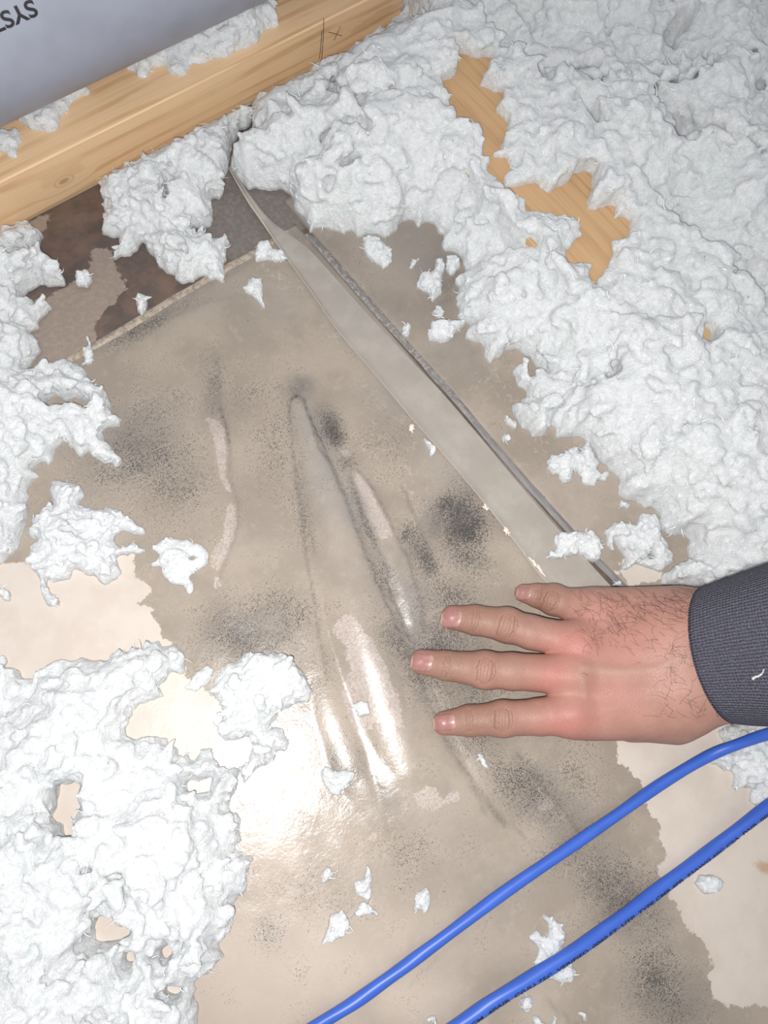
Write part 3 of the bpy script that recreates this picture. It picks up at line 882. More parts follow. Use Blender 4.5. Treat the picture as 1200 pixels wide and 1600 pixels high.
def felt(V, quads, tris, base, vox, smooth_n):
    """close the heap underneath, melt heap and flocks together on a voxel grid and relax the seams; returns vertices and quads without the underside"""
    n = len(V)
    E = np.concatenate([quads[:, [0, 1]], quads[:, [1, 2]], quads[:, [2, 3]], quads[:, [3, 0]]])
    key = np.sort(E, 1); kk = key[:, 0].astype(np.int64) * (n + 1) + key[:, 1]
    _, first, cnt = np.unique(kk, return_index=True, return_counts=True)
    bd = E[first[cnt == 1]]
    nb = quads.max() + 1
    B = V[:nb].copy(); B[:, 2] = base - 0.003
    allV = np.vstack([V, B])
    side = np.stack([bd[:, 1], bd[:, 0], bd[:, 0] + n, bd[:, 1] + n], -1)
    Q = np.vstack([quads, quads[:, ::-1] + n, side])
    o = mesh_obj('t', allV, (Q, tris) if len(tris) else Q, None)
    m = o.modifiers.new('r', 'REMESH'); m.mode = 'VOXEL'; m.voxel_size = vox; m.adaptivity = 0.0
    if smooth_n:
        m2 = o.modifiers.new('s', 'SMOOTH'); m2.factor = 0.5; m2.iterations = smooth_n
    dg = bpy.context.evaluated_depsgraph_get(); dg.update()
    me = o.evaluated_get(dg).to_mesh()
    nv = len(me.vertices); v = np.empty(nv * 3, np.float32); me.vertices.foreach_get('co', v); v = v.reshape(-1, 3)
    ls = np.empty(len(me.polygons), np.int32); me.polygons.foreach_get('loop_total', ls)
    li = np.empty(len(me.loops), np.int32); me.loops.foreach_get('vertex_index', li)
    q = li.reshape(-1, 4) if (ls == 4).all() else None
    o.evaluated_get(dg).to_mesh_clear()
    md = o.data; bpy.data.objects.remove(o); bpy.data.meshes.remove(md)
    q = q[(v[q][:, :, 2] > base - 0.0004).any(1)]
    u = np.zeros(nv, bool); u[q.ravel()] = True; ren = np.cumsum(u) - 1
    v = v[u].astype(float); v[:, 2] = np.maximum(v[:, 2], base - 0.0004)
    return v, ren[q]


def fluff(name, outer, holes=(), hmax=0.03, width=0.03, base=0.0, step=0.0011, seed=1, rag=1.0, lump=1.0, fibre=1.0,
          px_z=0.0, flock=1.0, fs=1.0, fine=True, vox=0.0008, relax=3, view=None, clip=None, ground=None, top=None, over=None, gully=0.0, parent=None):
    """blown glass wool heaped over an outline (photo pixels): puffy height field with leaning lumps, ragged rim and loose fibres"""
    PO = W(outer, base + px_z)
    P = np.array(PO)
    x0, y0 = P[:, :2].min(0) - 0.006; x1, y1 = P[:, :2].max(0) + 0.006
    if clip:
        x0 = max(x0, clip[0]); x1 = min(x1, clip[1]); y0 = max(y0, clip[2]); y1 = min(y1, clip[3])
    X, Y, Q = grid(x0, x1, y0, y1, step)
    sx = X + 0.0016 * rag * fbm(X, Y, 0.007, seed + 3, 3); sy = Y + 0.0016 * rag * fbm(X, Y, 0.007, seed + 8, 3)
    sd = poly_sd(sx, sy, PO)
    sd = sd + rag * (0.0014 * vnoise(X, Y, 0.0042, seed + 11) + 0.0007 * vnoise(X, Y, 0.0019, seed + 12))
    def prof(s, w_):
        u = np.clip(s / w_, 0, 1)
        return np.sqrt(np.clip(1 - (1 - u) ** 2, 0, 1))
    big = 0.72 + 0.5 * fbm(X, Y, 0.055, seed + 20, 2)
    Z = hmax * prof(sd, width) * big
    if gully:                      # cracks between the heaps
        gv = np.abs(fbm(X + 0.01 * fbm(X, Y, 0.03, seed + 24, 2), Y, 0.075, seed + 26, 2))
        Z = np.maximum(Z - gully * np.exp(-(gv / 0.045) ** 2) * np.clip(sd / 0.02, 0, 1), 0.42 * Z)
    keep = sd
    for hp, hz in holes:
        hs = -poly_sd(sx, sy, W(hp, hz)) + rag * 0.0012 * vnoise(X, Y, 0.004, seed + 15)
        keep = np.minimum(keep, hs)
        Z = np.minimum(Z, max(hz - base - 0.002, 0.0) + hmax * 0.9 * prof(np.maximum(hs, 0), width * 0.7))
    wx = X + 0.004 * fbm(X, Y, 0.018, seed + 31, 2); wy = Y + 0.004 * fbm(X, Y, 0.018, seed + 35, 2)
    am = np.clip(keep / 0.009, 0.12, 1)
    L = 0.0
    L = L + 0.0095 * (puffs(wx, wy, 0.026, seed + 40) - 0.6)
    L = L + 0.0056 * (puffs(wx + 0.3 * (wx - X), wy, 0.0125, seed + 50) - 0.6)
    L = L + 0.0022 * (puffs(wx, wy, 0.0066, seed + 70) - 0.6)
    L = blur(L, max(1, int(0.0022 / step)))
    Z = Z + lump * am * L * min(1.0, hmax / 0.02)
    Z = np.maximum(Z, 0.0006 + 0.0016 * np.clip(keep / 0.002, 0, 1)) + base
    if ground is not None:
        Z = Z + ground(X, Y) * np.clip(1 - (Z - base) / 0.01, 0, 1)
    if over is not None:       # keep whatever lies underneath covered, except in the holes
        oz = over(X, Y)
        Z = np.maximum(Z, np.where(oz > 0, oz + 0.0035 + 0.5 * np.clip(keep, 0, 0.012) + 0.6 * lump * am * L, 0))
    if top is not None:
        Z = np.minimum(Z, top(X, Y))
    # lumps lean over their own foot
    lean = np.clip(Z - base, 0, 0.03)
    gx = np.gradient(keep, axis=1) / step; gy = np.gradient(keep, axis=0) / step
    XX = X + lean * 0.27 * fbm(X, Y, 0.014, seed + 90, 2)
    YY = Y + lean * 0.27 * fbm(X, Y, 0.014, seed + 95, 2)
    # rim vertices just outside snap onto the outline
    out = (keep < 0) & (keep > -1.6 * step)
    g2 = gx * gx + gy * gy + 1e-6
    XX = np.where(out, X - keep * gx / np.maximum(g2, 0.3), XX); YY = np.where(out, Y - keep * gy / np.maximum(g2, 0.3), YY)
    Z = np.where(out, base + 0.0002, Z)
    ok = keep > -1.6 * step
    f = ok.ravel()[Q].all(1) & (keep.ravel()[Q] > 0).any(1)
    Qk = Q[f]
    V = np.stack([XX, YY, Z], -1).reshape(-1, 3)
    used = np.zeros(len(V), bool); used[Qk.ravel()] = True
    ren = np.cumsum(used) - 1
    V = V[used]; Qk = ren[Qk]
    r = np.random.default_rng(seed + 77)
    cand = keep > 0.0009
    if view:
        cand &= (X > view[0]) & (X < view[1]) & (Y > view[2]) & (Y < view[3])
    cells = np.argwhere(cand if cand.sum() > 6 else keep > keep.max() * 0.5)
    nf = int(len(cells) * step * step / (0.0046 * fs) ** 2 * 1.25 * flock) + 3
    c_ = cells[r.integers(0, len(cells), nf)]; i0, j0 = c_[:, 0], c_[:, 1]
    S = 0.0046 * fs * np.exp(r.normal(0, 0.50, nf))
    S = np.clip(S, 0.0016 * fs, 0.0105 * fs)
    S = np.minimum(S, 0.0013 + 1.1 * np.maximum(keep[i0, j0], 0))
    jx = r.uniform(-0.5, 0.5, nf) * step; jy = r.uniform(-0.5, 0.5, nf) * step
    PZ_ = np.maximum(Z[i0, j0] + r.uniform(-0.32, 0.12, nf) * S, base + 0.2 * S)
    if top is not None:
        PZ_ = np.minimum(PZ_, np.maximum(top(XX[i0, j0], YY[i0, j0]) - 0.45 * S, base + 0.0002))
        S = np.minimum(S, 0.0015 + np.maximum(top(XX[i0, j0], YY[i0, j0]) - base, 0))
    V3, T3 = flocks(np.stack([XX[i0, j0] + jx, YY[i0, j0] + jy, PZ_], -1), S, seed + 78, fine)
    V, Qk = felt(np.vstack([V, V3]), Qk, T3 + len(V), base, vox, relax)
    # fine woolly relief on top of the lumps
    tx, ty = V[:, 0] + 0.62 * V[:, 2], V[:, 1] - 0.57 * V[:, 2]
    e1, e2 = V[Qk[:, 2]] - V[Qk[:, 0]], V[Qk[:, 3]] - V[Qk[:, 1]]
    nf_ = np.cross(e1, e2); N_ = np.zeros_like(V)
    for k in range(4):
        np.add.at(N_, Qk[:, k], nf_)
    N_ /= np.linalg.norm(N_, axis=1)[:, None] + 1e-15
    dz = 0.00042 * vnoise(tx, ty, 0.0031, seed + 140) + 0.00030 * vnoise(tx + 0.4 * ty, ty, 0.0019, seed + 141)
    V = V + N_ * dz[:, None] * min(1.0, hmax / 0.012)
    # loose fibres along the rim and lying about on the heap
    rim = np.argwhere((keep > 0.0003) & (keep < 0.0032))
    nb = int(len(rim) * 0.028 * fibre * (step / 0.0011)) + 2
    s_ = rim[r.integers(0, len(rim), nb)]; a0, b0 = s_[:, 0], s_[:, 1]
    P0 = np.stack([XX[a0, b0], YY[a0, b0], np.maximum(Z[a0, b0] * r.uniform(0.5, 1.0, nb), base + 0.0008)], -1)
    D = -np.stack([gx[a0, b0], gy[a0, b0]], -1) + r.normal(0, 0.5, (nb, 2))
    V2, Q2 = wisps(P0, D, r.uniform(0.002, 0.0070, nb) * (0.6 + 0.4 * fibre), r.uniform(0.0002, 0.00065, nb), seed + 5)
    F_ = np.vstack([Qk, Q2 + len(V)]); V = np.vstack([V, V2])
    nw = int(nf * 0.16); w_ = r.integers(0, nf, nw)
    P0 = np.stack([XX[i0, j0][w_], YY[i0, j0][w_], (PZ_ + 0.30 * S)[w_]], -1)
    V4, Q4 = wisps(P0, r.normal(size=(nw, 2)), np.minimum(r.uniform(0.003, 0.009, nw) * fs, 0.001 + keep[i0, j0][w_] * 1.2), r.uniform(0.0002, 0.0006, nw) * fs, seed + 79)
    F_ = np.vstack([F_, Q4 + len(V)]); V = np.vstack([V, V4])
    o = mesh_obj(name, V, F_, FLUFF, parent)
    o.data.materials.append(FIBRE)
    mi = np.zeros(len(F_), np.int32); mi[len(Qk):] = 1
    o.data.polygons.foreach_set('material_index', mi)
    return o


def gfilm(X, Y):
    return film_z(X, Y)


HOLE_BOARD = [(717, 85), (735, 85), (750, 97), (780, 92), (770, 105), (750, 125), (740, 135), (765, 140), (790, 145), (782, 167), (775, 172), (790, 192), (787, 210),
              (777, 230), (770, 245), (792, 250), (795, 265), (785, 285), (787, 300), (800, 295), (820, 285), (835, 280), (840, 295), (850, 300), (860, 295), (880, 295),
              (895, 280), (915, 272), (920, 290), (915, 320), (912, 335), (940, 325), (957, 312), (957, 345), (985, 352), (980, 372), (960, 385), (945, 407), (935, 433),
              (925, 452), (922, 440), (928, 423), (913, 420), (897, 420), (888, 412), (890, 395), (897, 360), (892, 345), (870, 337), (845, 340), (830, 335), (825, 320),
              (810, 310), (795, 312), (786, 305), (780, 295), (772, 270), (765, 257), (750, 260), (745, 250), (752, 225), (750, 215), (725, 212), (710, 207), (697, 190),
              (697, 160), (690, 145), (692, 127), (707, 120), (717, 105)]
A_OUT = [(398, 165), (392, 185), (396, 200), (388, 215), (392, 232), (378, 240), (362, 245), (358, 268), (372, 283), (385, 297), (408, 295), (430, 300), (452, 300),
         (458, 318), (466, 335), (478, 345), (484, 364), (500, 355), (520, 363), (535, 368), (545, 360), (560, 370), (580, 366), (600, 372), (618, 362), (628, 345),
         (648, 350), (655, 358), (668, 345), (680, 358), (690, 372), (692, 390), (715, 398), (727, 425), (710, 437), (715, 453), (712, 470), (715, 497), (732, 507), (722, 522),
         (737, 537), (755, 537), (760, 563), (767, 568), (787, 552), (807, 543), (823, 557), (833, 567), (848, 580), (847, 592), (830, 588), (822, 593), (815, 573), (800, 578),
         (803, 593), (813, 605), (818, 607), (822, 627), (813, 623), (810, 633), (797, 630), (802, 647), (807, 660), (817, 673), (830, 673), (830, 682), (847, 685), (863, 663),
         (867, 677), (883, 688), (903, 683), (913, 690), (927, 700), (933, 720), (943, 730), (960, 740), (967, 753), (965, 770), (977, 783), (993, 787), (1000, 790), (1020, 797),
         (1030, 810), (1027, 827), (1047, 840), (1067, 837), (1080, 847), (1073, 863), (1077, 877), (1060, 883), (1047, 893), (1033, 900), (1025, 912), (1045, 918), (1098, 925),
         (1180, 960), (1320, 1000), (1500, 700), (1500, -300), (900, -500), (560, -200), (560, 0), (622, 32), (500, 107), (420, 152)]
B_OUT = [(156, 285), (161, 322), (169, 341), (161, 367), (187, 375), (193, 390), (178, 405), (197, 403), (217, 388), (221, 371), (229, 388), (244, 405), (247, 416),
         (259, 426), (277, 433), (281, 444), (307, 439), (322, 429), (326, 442), (349, 439), (352, 412), (356, 390), (362, 381), (352, 369), (349, 377), (330, 379), (322, 367),
         (309, 371), (300, 362), (311, 356), (334, 349), (332, 328), (328, 311), (349, 311), (352, 300), (345, 285), (355, 270), (360, 240), (367, 215), (385, 200), (396, 188), (400, 168),
         (360, 184), (250, 238)]
C_OUT = [(45, 345), (47, 362), (66, 362), (66, 379), (49, 401), (37, 411), (67, 405), (90, 418), (99, 429), (101, 446), (79, 452), (71, 441), (49, 456), (34, 461), (36, 474),
         (56, 474), (60, 487), (75, 471), (84, 486), (60, 497), (62, 514), (41, 521), (56, 529), (64, 540), (60, 559), (45, 572), (41, 583), (60, 587), (71, 577), (94, 562), (116, 570),
         (131, 577), (142, 596), (165, 619), (172, 634), (176, 649), (193, 654), (189, 667), (165, 669), (157, 675), (165, 690), (174, 700), (180, 710), (192, 722), (188, 728), (165, 727),
         (148, 718), (140, 705), (128, 712), (112, 700), (98, 688), (84, 700), (80, 743), (73, 725), (62, 725), (53, 733), (62, 747), (53, 753), (45, 767), (47, 787), (50, 803), (43, 813),
         (43, 823), (33, 837), (30, 860), (17, 872), (0, 882), (-170, 900), (-230, 600), (-200, 470), (0, 366)]
C_HOLE = [(67, 634), (86, 622), (105, 630), (124, 619), (142, 634), (135, 649), (116, 634), (109, 645), (75, 649)]
D_OUT = [(85, 758), (100, 755), (133, 763), (137, 775), (125, 790), (147, 797), (163, 800), (167, 793), (187, 800), (213, 820), (228, 835), (207, 837), (193, 830), (178, 843),
         (185, 857), (213, 852), (230, 863), (203, 867), (180, 870), (187, 887), (192, 900), (163, 915), (150, 900), (133, 897), (117, 890), (110, 907), (83, 910), (73, 903), (80, 927),
         (95, 940), (90, 950), (78, 947), (68, 930), (63, 910), (53, 890), (43, 877), (50, 863), (60, 850), (43, 833), (60, 830), (47, 813), (67, 807), (87, 793), (83, 777)]
F_OUT = [(-40, 1045), (0, 1043), (30, 1045), (37, 1062), (49, 1067), (75, 1041), (94, 1030), (112, 1037), (127, 1026), (165, 1028), (187, 1022), (225, 1015), (229, 1002), (259, 1009),
         (277, 1007), (289, 1026), (287, 1049), (266, 1052), (251, 1075), (259, 1090), (232, 1094), (217, 1105), (191, 1146), (202, 1154), (232, 1154), (259, 1154), (281, 1172), (277, 1187),
         (292, 1174), (300, 1187), (315, 1169), (334, 1172), (349, 1199), (375, 1205), (373, 1240), (356, 1259), (371, 1277), (379, 1292), (382, 1311), (371, 1326), (397, 1337), (390, 1367),
         (382, 1394), (360, 1409), (369, 1431), (360, 1454), (339, 1465), (349, 1491), (330, 1514), (296, 1532), (307, 1544), (307, 1562), (311, 1600), (290, 1700), (-330, 1800), (-330, 1045)]
F_HOLES = [[(92, 1229), (120, 1221), (127, 1225), (116, 1247), (127, 1259), (120, 1292), (107, 1311), (99, 1289), (82, 1281), (88, 1255)],
           [(157, 1416), (172, 1432), (190, 1440), (206, 1450), (202, 1469), (169, 1472), (150, 1469), (154, 1439)],
           [(247, 1484), (270, 1465), (272, 1484), (259, 1503)], [(292, 1217), (310, 1222), (330, 1215), (332, 1238), (312, 1240), (296, 1236)],
           [(262, 1540), (290, 1538), (282, 1550), (266, 1552)], [(200, 1490), (214, 1484), (216, 1500), (204, 1504)]]
G_OUT = [(332, 1075), (337, 1060), (356, 1041), (383, 1023), (423, 1022), (443, 1023), (463, 1040), (478, 1057), (487, 1080), (480, 1097), (457, 1103), (440, 1113), (430, 1127), (422, 1134),
         (440, 1137), (450, 1157), (447, 1177), (430, 1173), (427, 1190), (403, 1200), (390, 1213), (380, 1226), (374, 1200), (385, 1195), (396, 1165), (388, 1150), (372, 1158), (352, 1158), (340, 1140), (350, 1115), (337, 1095)]
H_OUT = [(1105, 1184), (1113, 1176), (1131, 1168), (1126, 1146), (1139, 1133), (1157, 1122), (1200, 1112), (1300, 1080), (1330, 1280), (1200, 1272), (1187, 1267), (1174, 1254), (1170, 1233), (1148, 1233),
         (1144, 1220), (1139, 1202), (1118, 1200)]

BX = (bc - 0.0445, bc + 0.0445)


def off_joist(X, Y):       # heaps slope down to the foot of the joist, leaving its near face bare
    return np.where((Y < JY + 0.001) & (X < 0.404), 0.0008 + 1.12 * np.maximum(JY - Y, 0), np.where((X < 0.4015) & (Y < JY + 0.09), 0.02, 1.0))


def under_all(X, Y):
    return np.minimum(off_joist(X, Y), under_pipe(X, Y))


def over_board(X, Y):
    return np.where((X > BX[0] - 0.003) & (X < BX[1] + 0.003) & (Y < 0.332), 0.038, 0.0)


def under_pipe(X, Y):
    q = PR ** 2 - (Y - yc) ** 2
    return np.where(q > 0, PZ - np.sqrt(np.maximum(q, 0)) - 0.002, 1.0)


a = fluff('insulation_drift', A_OUT, [(HOLE_BOARD, 0.038), ([(1073, 533), (1090, 523), (1103, 517), (1097, 537), (1083, 537)], 0.038)],
          hmax=0.058, width=0.055, step=0.0018, gully=0.030, fs=1.25, fine=True, vox=0.00142, relax=4, view=(0.1, 0.72, -0.12, 0.46), seed=11, clip=(0.10, 0.74, -0.16, 0.50), lump=1.0, over=over_board, top=under_all)
tag(a, 'huge white insulation drift covering the right side and burying the tan board', 'insulation', kind='stuff')
b = fluff('insulation_drift', B_OUT, [([(258, 322), (268, 315), (273, 324), (266, 332)], 0.0)], hmax=0.030, width=0.022, step=0.0011, vox=0.0009, relax=3, fs=1.0, seed=23, clip=(-0.4, 0.9, -0.5, JY - 0.0015), top=off_joist)
tag(b, 'white insulation heap hugging the near face of the wooden joist', 'insulation', kind='stuff')
c = fluff('insulation_drift', C_OUT, [(C_HOLE, 0.0)], hmax=0.034, width=0.03, step=0.0013, fine=True, vox=0.00098, relax=4, fs=1.0, view=(-0.12, 0.3, -0.1, 0.4), gully=0.008, seed=37, clip=(-0.30, 0.9, -0.5, JY - 0.0015), top=off_joist)
tag(c, 'tall white insulation drift along the left edge, below the joist', 'insulation', kind='stuff')
f_ = fluff('insulation_drift', F_OUT, [(h, 0.0) for h in F_HOLES], hmax=0.036, width=0.034, step=0.0013, fine=True, vox=0.00098, relax=4, fs=1.0, view=(-0.24, 0.2, -0.1, 0.3), gully=0.012, seed=53, clip=(-0.30, 0.2, -0.20, 0.3))
tag(f_, 'broad white insulation drift filling the lower left corner', 'insulation', kind='stuff')
h_ = fluff('insulation_drift', H_OUT, hmax=0.016, width=0.018, step=0.0011, vox=0.0009, fs=0.95, seed=67)
tag(h_, 'small white insulation drift below the sleeve where the upper cable ends', 'insulation', kind='stuff')

# loose tufts: label, outline, height (mm), options
TUFTS = [
    ('ragged star-shaped insulation clump with a hanging tail at left', D_OUT, 17, 15),
    ('flat insulation tuft with a small hole, beside the left wrinkle', [(240, 860), (253, 845), (277, 843), (313, 850), (330, 863), (327, 880), (310, 893), (297, 903), (305, 920), (297, 935), (288, 917), (270, 913), (253, 900), (253, 888), (237, 883), (248, 870)], 6, 9),
    ('rounded insulation clump beside the bright glare patch', G_OUT, 19, 15),
    ('little insulation link between the lower left drift and the rounded clump', [(289, 1075), (300, 1060), (320, 1040), (336, 1045), (328, 1065), (305, 1080)], 7, 7),
    ('two-lobed insulation puff touching the top of the cloudy strip', [(395, 398), (405, 386), (417, 383), (424, 392), (432, 391), (447, 397), (448, 410), (430, 412), (420, 408), (400, 410)], 9, 6),
    ('pointed insulation tuft below the two-lobed puff', [(382, 457), (392, 442), (408, 437), (411, 450), (410, 457), (415, 487), (405, 478), (403, 473), (393, 463)], 6, 5),
    ('lone insulation puff on the brown board near the left drift', [(118, 432), (126, 425), (140, 428), (145, 438), (137, 450), (122, 447)], 8, 5),
    ('oval insulation tuft over the panel edge, below the joist heap', [(212, 472), (217, 461), (229, 465), (232, 480), (222, 496), (214, 488)], 7, 5),
    ('upright narrow insulation sliver at the left end of the panel edge', [(131, 560), (137, 540), (133, 527), (140, 524), (146, 545), (145, 567), (135, 570)], 6, 4),
    ('oblong insulation tuft just under the big drift, right of the seam top', [(565, 374), (580, 372), (593, 377), (610, 393), (615, 410), (598, 423), (590, 414), (580, 410), (568, 393)], 9, 7),
    ('tiny insulation crumb right of the oblong tuft', [(640, 421), (643, 411), (655, 405), (652, 416), (645, 421)], 4, 3),
    ('hooked insulation tuft standing off the big drift edge', [(650, 450), (655, 432), (670, 434), (676, 428), (679, 412), (690, 408), (693, 420), (690, 443), (690, 460), (675, 472), (670, 460), (655, 455)], 9, 7),
    ('round insulation puff above the hooked tuft', [(695, 407), (704, 402), (713, 404), (718, 417), (710, 430), (703, 432), (697, 427)], 8, 5),
    ('small insulation flake below the hooked tuft', [(675, 488), (683, 480), (693, 490), (688, 500), (681, 500)], 5, 4),
    ('long insulation tuft with a tail reaching the big drift', [(668, 523), (673, 510), (697, 508), (712, 506), (722, 503), (726, 512), (710, 523), (700, 535), (680, 537), (670, 531)], 9, 6),
    ('insulation flake lying on the dark seam', [(628, 526), (630, 511), (639, 505), (643, 515), (637, 527)], 5, 4),
    ('tiny insulation dot right of the seam middle', [(783, 686), (787, 678), (795, 680), (792, 688), (786, 689)], 4, 3),
    ('thin curled insulation strand beside the big drift', [(786, 648), (790, 650), (794, 660), (806, 668), (803, 671), (792, 665), (786, 655)], 4, 3),
    ('branching insulation clump at the middle of the big drift edge', [(852, 720), (860, 712), (877, 708), (897, 697), (903, 707), (917, 690), (924, 705), (937, 723), (936, 735), (950, 740), (945, 752), (933, 752), (928, 762), (910, 757), (907, 747), (895, 735),
                                                                   (892, 748), (883, 757), (873, 748), (876, 739), (863, 742), (853, 732)], 9, 7),
    ('insulation clump sitting across the lower end of the seam', [(863, 840), (873, 833), (897, 832), (923, 830), (935, 845), (937, 863), (927, 878), (915, 876), (911, 868), (890, 873), (867, 874), (852, 877), (850, 871), (867, 862)], 12, 8),
    ('lacy insulation clump between the seam and the sleeve', [(942, 830), (950, 831), (957, 817), (977, 820), (990, 820), (1000, 803), (1017, 807), (1027, 820), (1030, 837), (1047, 863), (1045, 880), (1033, 893), (1013, 887), (990, 880), (977, 892),
                                                              (967, 892), (977, 873), (966, 858), (957, 847), (954, 862), (947, 858)], 12, 9),
    ('white insulation wisp on the edge of the cloudy strip', [(660, 684), (666, 690), (672, 694), (681, 702), (679, 712), (672, 716), (670, 704), (662, 695)], 3.5, 3),
    ('drooping insulation tuft lying under the lower blue cable', [(846, 1432), (853, 1428), (866, 1432), (879, 1449), (880, 1465), (875, 1480), (888, 1501), (899, 1519), (894, 1532), (875, 1534), (853, 1527), (832, 1506), (840, 1484), (836, 1475), (826, 1462), (836, 1452),
                                                                (845, 1462), (856, 1458), (856, 1442)], 7, 8),
    ('pebble-like insulation tuft right of the lower blue cable', [(1083, 1380), (1092, 1368), (1108, 1365), (1130, 1374), (1120, 1394), (1105, 1399), (1093, 1393)], 8, 7),
    ('thin see-through insulation flake on the glossy ridge', [(542, 1102), (552, 1100), (562, 1094), (574, 1098), (574, 1116), (560, 1121), (553, 1110)], 4, 5),
    ('wedge of insulation below the bright glare patch', [(500, 1205), (510, 1196), (518, 1199), (524, 1206), (536, 1200), (557, 1209), (545, 1225), (528, 1243), (516, 1238), (505, 1225)], 6, 6),
    ('hook-shaped insulation shred, leftmost of the shreds above the cables', [(502, 1378), (505, 1362), (515, 1354), (522, 1361), (529, 1356), (530, 1346), (531, 1362), (520, 1370), (508, 1378)], 4, 4),
    ('upper knotted insulation shred in the trail above the cables', [(573, 1350), (579, 1356), (583, 1373), (578, 1383), (583, 1397), (573, 1407), (562, 1400), (552, 1390), (553, 1378), (567, 1373)], 6, 5),
    ('forked insulation shred in the middle of the trail', [(548, 1430), (555, 1418), (565, 1410), (577, 1415), (593, 1430), (587, 1433), (575, 1424), (567, 1430), (556, 1433)], 5, 4),
    ('largest insulation shred at the bottom of the trail', [(516, 1435), (522, 1425), (532, 1423), (547, 1437), (546, 1450), (535, 1463), (524, 1467), (513, 1470), (500, 1482), (506, 1462)], 6, 6),
    ('small insulation puff just above the upper blue cable', [(643, 1402), (648, 1391), (658, 1390), (668, 1387), (673, 1405), (670, 1423), (645, 1424), (648, 1412)], 6, 5),
    ('tiny insulation shred at the bottom edge below the lower cable', [(812, 1562), (820, 1553), (830, 1558), (828, 1573), (820, 1580)], 4, 4),
    ('thin bent insulation shred at the bottom edge', [(831, 1584), (840, 1586), (848, 1596), (860, 1596), (866, 1584), (870, 1586), (864, 1602), (842, 1606), (832, 1598)], 3.5, 3),
    ('faint insulation shred at the bottom right of the thin bent one', [(902, 1578), (910, 1582), (914, 1574), (917, 1588), (906, 1592)], 3, 3),
    ('insulation dot on the pale dry paper at the far left', [(0, 925), (8, 920), (18, 928), (16, 940), (2, 941)], 5, 4),
    ('tiny insulation puff under the dot at the far left', [(-2, 1030), (6, 1027), (12, 1033), (8, 1041), (-2, 1041)], 4, 3),
    ('insulation sliver below the fingers, beside the grey mould band', [(742, 1176), (748, 1174), (757, 1186), (765, 1200), (758, 1200), (748, 1190)], 3, 3),
    ('curved insulation bit at the bottom edge left of the upper cable', [(668, 1592), (674, 1586), (681, 1588), (682, 1596), (670, 1597)], 3, 3),
    ('insulation crumb hugging the index side by the seam end', [(957, 914), (964, 908), (974, 912), (970, 917)], 3, 3),
    ('insulation flake beside the big drift, left of the sleeve', [(965, 785), (973, 783), (983, 791), (978, 795), (968, 792)], 4, 3),
]
for k, (lab, out, hm, wm) in enumerate(TUFTS):
    hl = []
    if 'small hole' in lab:
        hl = [([(297, 873), (305, 867), (309, 871), (302, 878)], 0.0)]
    if 'lacy' in lab:
        hl = [([(1008, 868), (1018, 864), (1022, 872), (1012, 876)], 0.0)]
    if 'branching' in lab:
        hl = [([(930, 735), (940, 730), (946, 738), (938, 743)], 0.0)]
    o = fluff('insulation_tuft', out, hl, hmax=hm * 0.001, width=wm * 0.001, base=0.0, step=0.0006 if len(out) < 26 else 0.0007, seed=200 + 17 * k, rag=0.55, lump=0.75, fibre=0.35, ground=gfilm, fs=0.85, vox=0.0007, relax=2)
    tag(o, lab, 'insulation', 'loose insulation tufts on the plastic sheet')

for k, (lab, out, hm, wm) in enumerate([
    ('long insulation roll wedged along the pipe on top of the joist', [(196, 107), (207, 112), (216, 122), (228, 122), (240, 108), (255, 102), (270, 117), (290, 118), (300, 99), (320, 100), (335, 91), (355, 92), (360, 83), (400, 70), (415, 45), (435, 42), (425, 5), (420, -12), (360, 5), (300, 40), (240, 70)], 14, 12),
    ('insulation bit between pipe and joist, second from the left edge', [(25, 188), (65, 168), (100, 153), (135, 138), (143, 147), (120, 156), (108, 172), (96, 181), (92, 200), (75, 210), (60, 203), (50, 203)], 10, 9),
    ('insulation bit between pipe and joist at the left edge', [(-30, 215), (0, 203), (30, 202), (37, 220), (27, 235), (25, 247), (0, 238), (-30, 240)], 9, 8)]):
    o = fluff('insulation_tuft', out, hmax=hm * 0.001, width=wm * 0.001, base=0.038, step=0.0007, seed=700 + 13 * k, rag=0.6, lump=0.7, fibre=0.4, fs=0.85, vox=0.0008,
              clip=(-0.3, 0.6, JY + 0.001, yc - 0.012))
    tag(o, lab, 'insulation', 'insulation left on top of the joist')

# crumbs of pale crust on the fold edge and dark specks
for px, py, rx, ry, a_ in ((838, 888, 15, 3, 52), (790, 832, 7, 4, 50), (642, 672, 4, 6, 0), (757, 795, 5, 3, 45)):
    cpt = at(px, py, 0.003); m = mpp(px, py)
    n = 22; tt = np.linspace(0, 2 * math.pi, n, endpoint=False); r = np.random.default_rng(int(px)); rr = 1 + 0.3 * r.normal(size=n)
    ca, sa = math.cos(math.radians(a_)), math.sin(math.radians(a_))
    pts = [at(px + ca * rx * q * math.cos(t) - sa * ry * q * math.sin(t), py + sa * rx * q * math.cos(t) + ca * ry * q * math.sin(t), 0.0) for t, q in zip(tt, rr)]
    zb = float(film_z(np.array([cpt[0]]), np.array([cpt[1]]))[0]) + 0.0018
    V = [(p[0], p[1], zb) for p in pts] + [((p[0] + cpt[0]) / 2, (p[1] + cpt[1]) / 2, zb + 0.0009) for p in pts] + [(cpt[0], cpt[1], zb + 0.0011)]
    Fc = [(i, (i + 1) % n, n + (i + 1) % n, n + i) for i in range(n)] + [(n + i, n + (i + 1) % n, 2 * n) for i in range(n)]
    mesh_obj('crust_flake', np.array(V), Fc, CRUST, ov)

# ------------------------------------------------------------------ blue network cables
CABLE = mat_plain('blue_cable_jacket', srgb(55, 94, 186), 0.40, 0.5, (50, 0.03, 0.001))


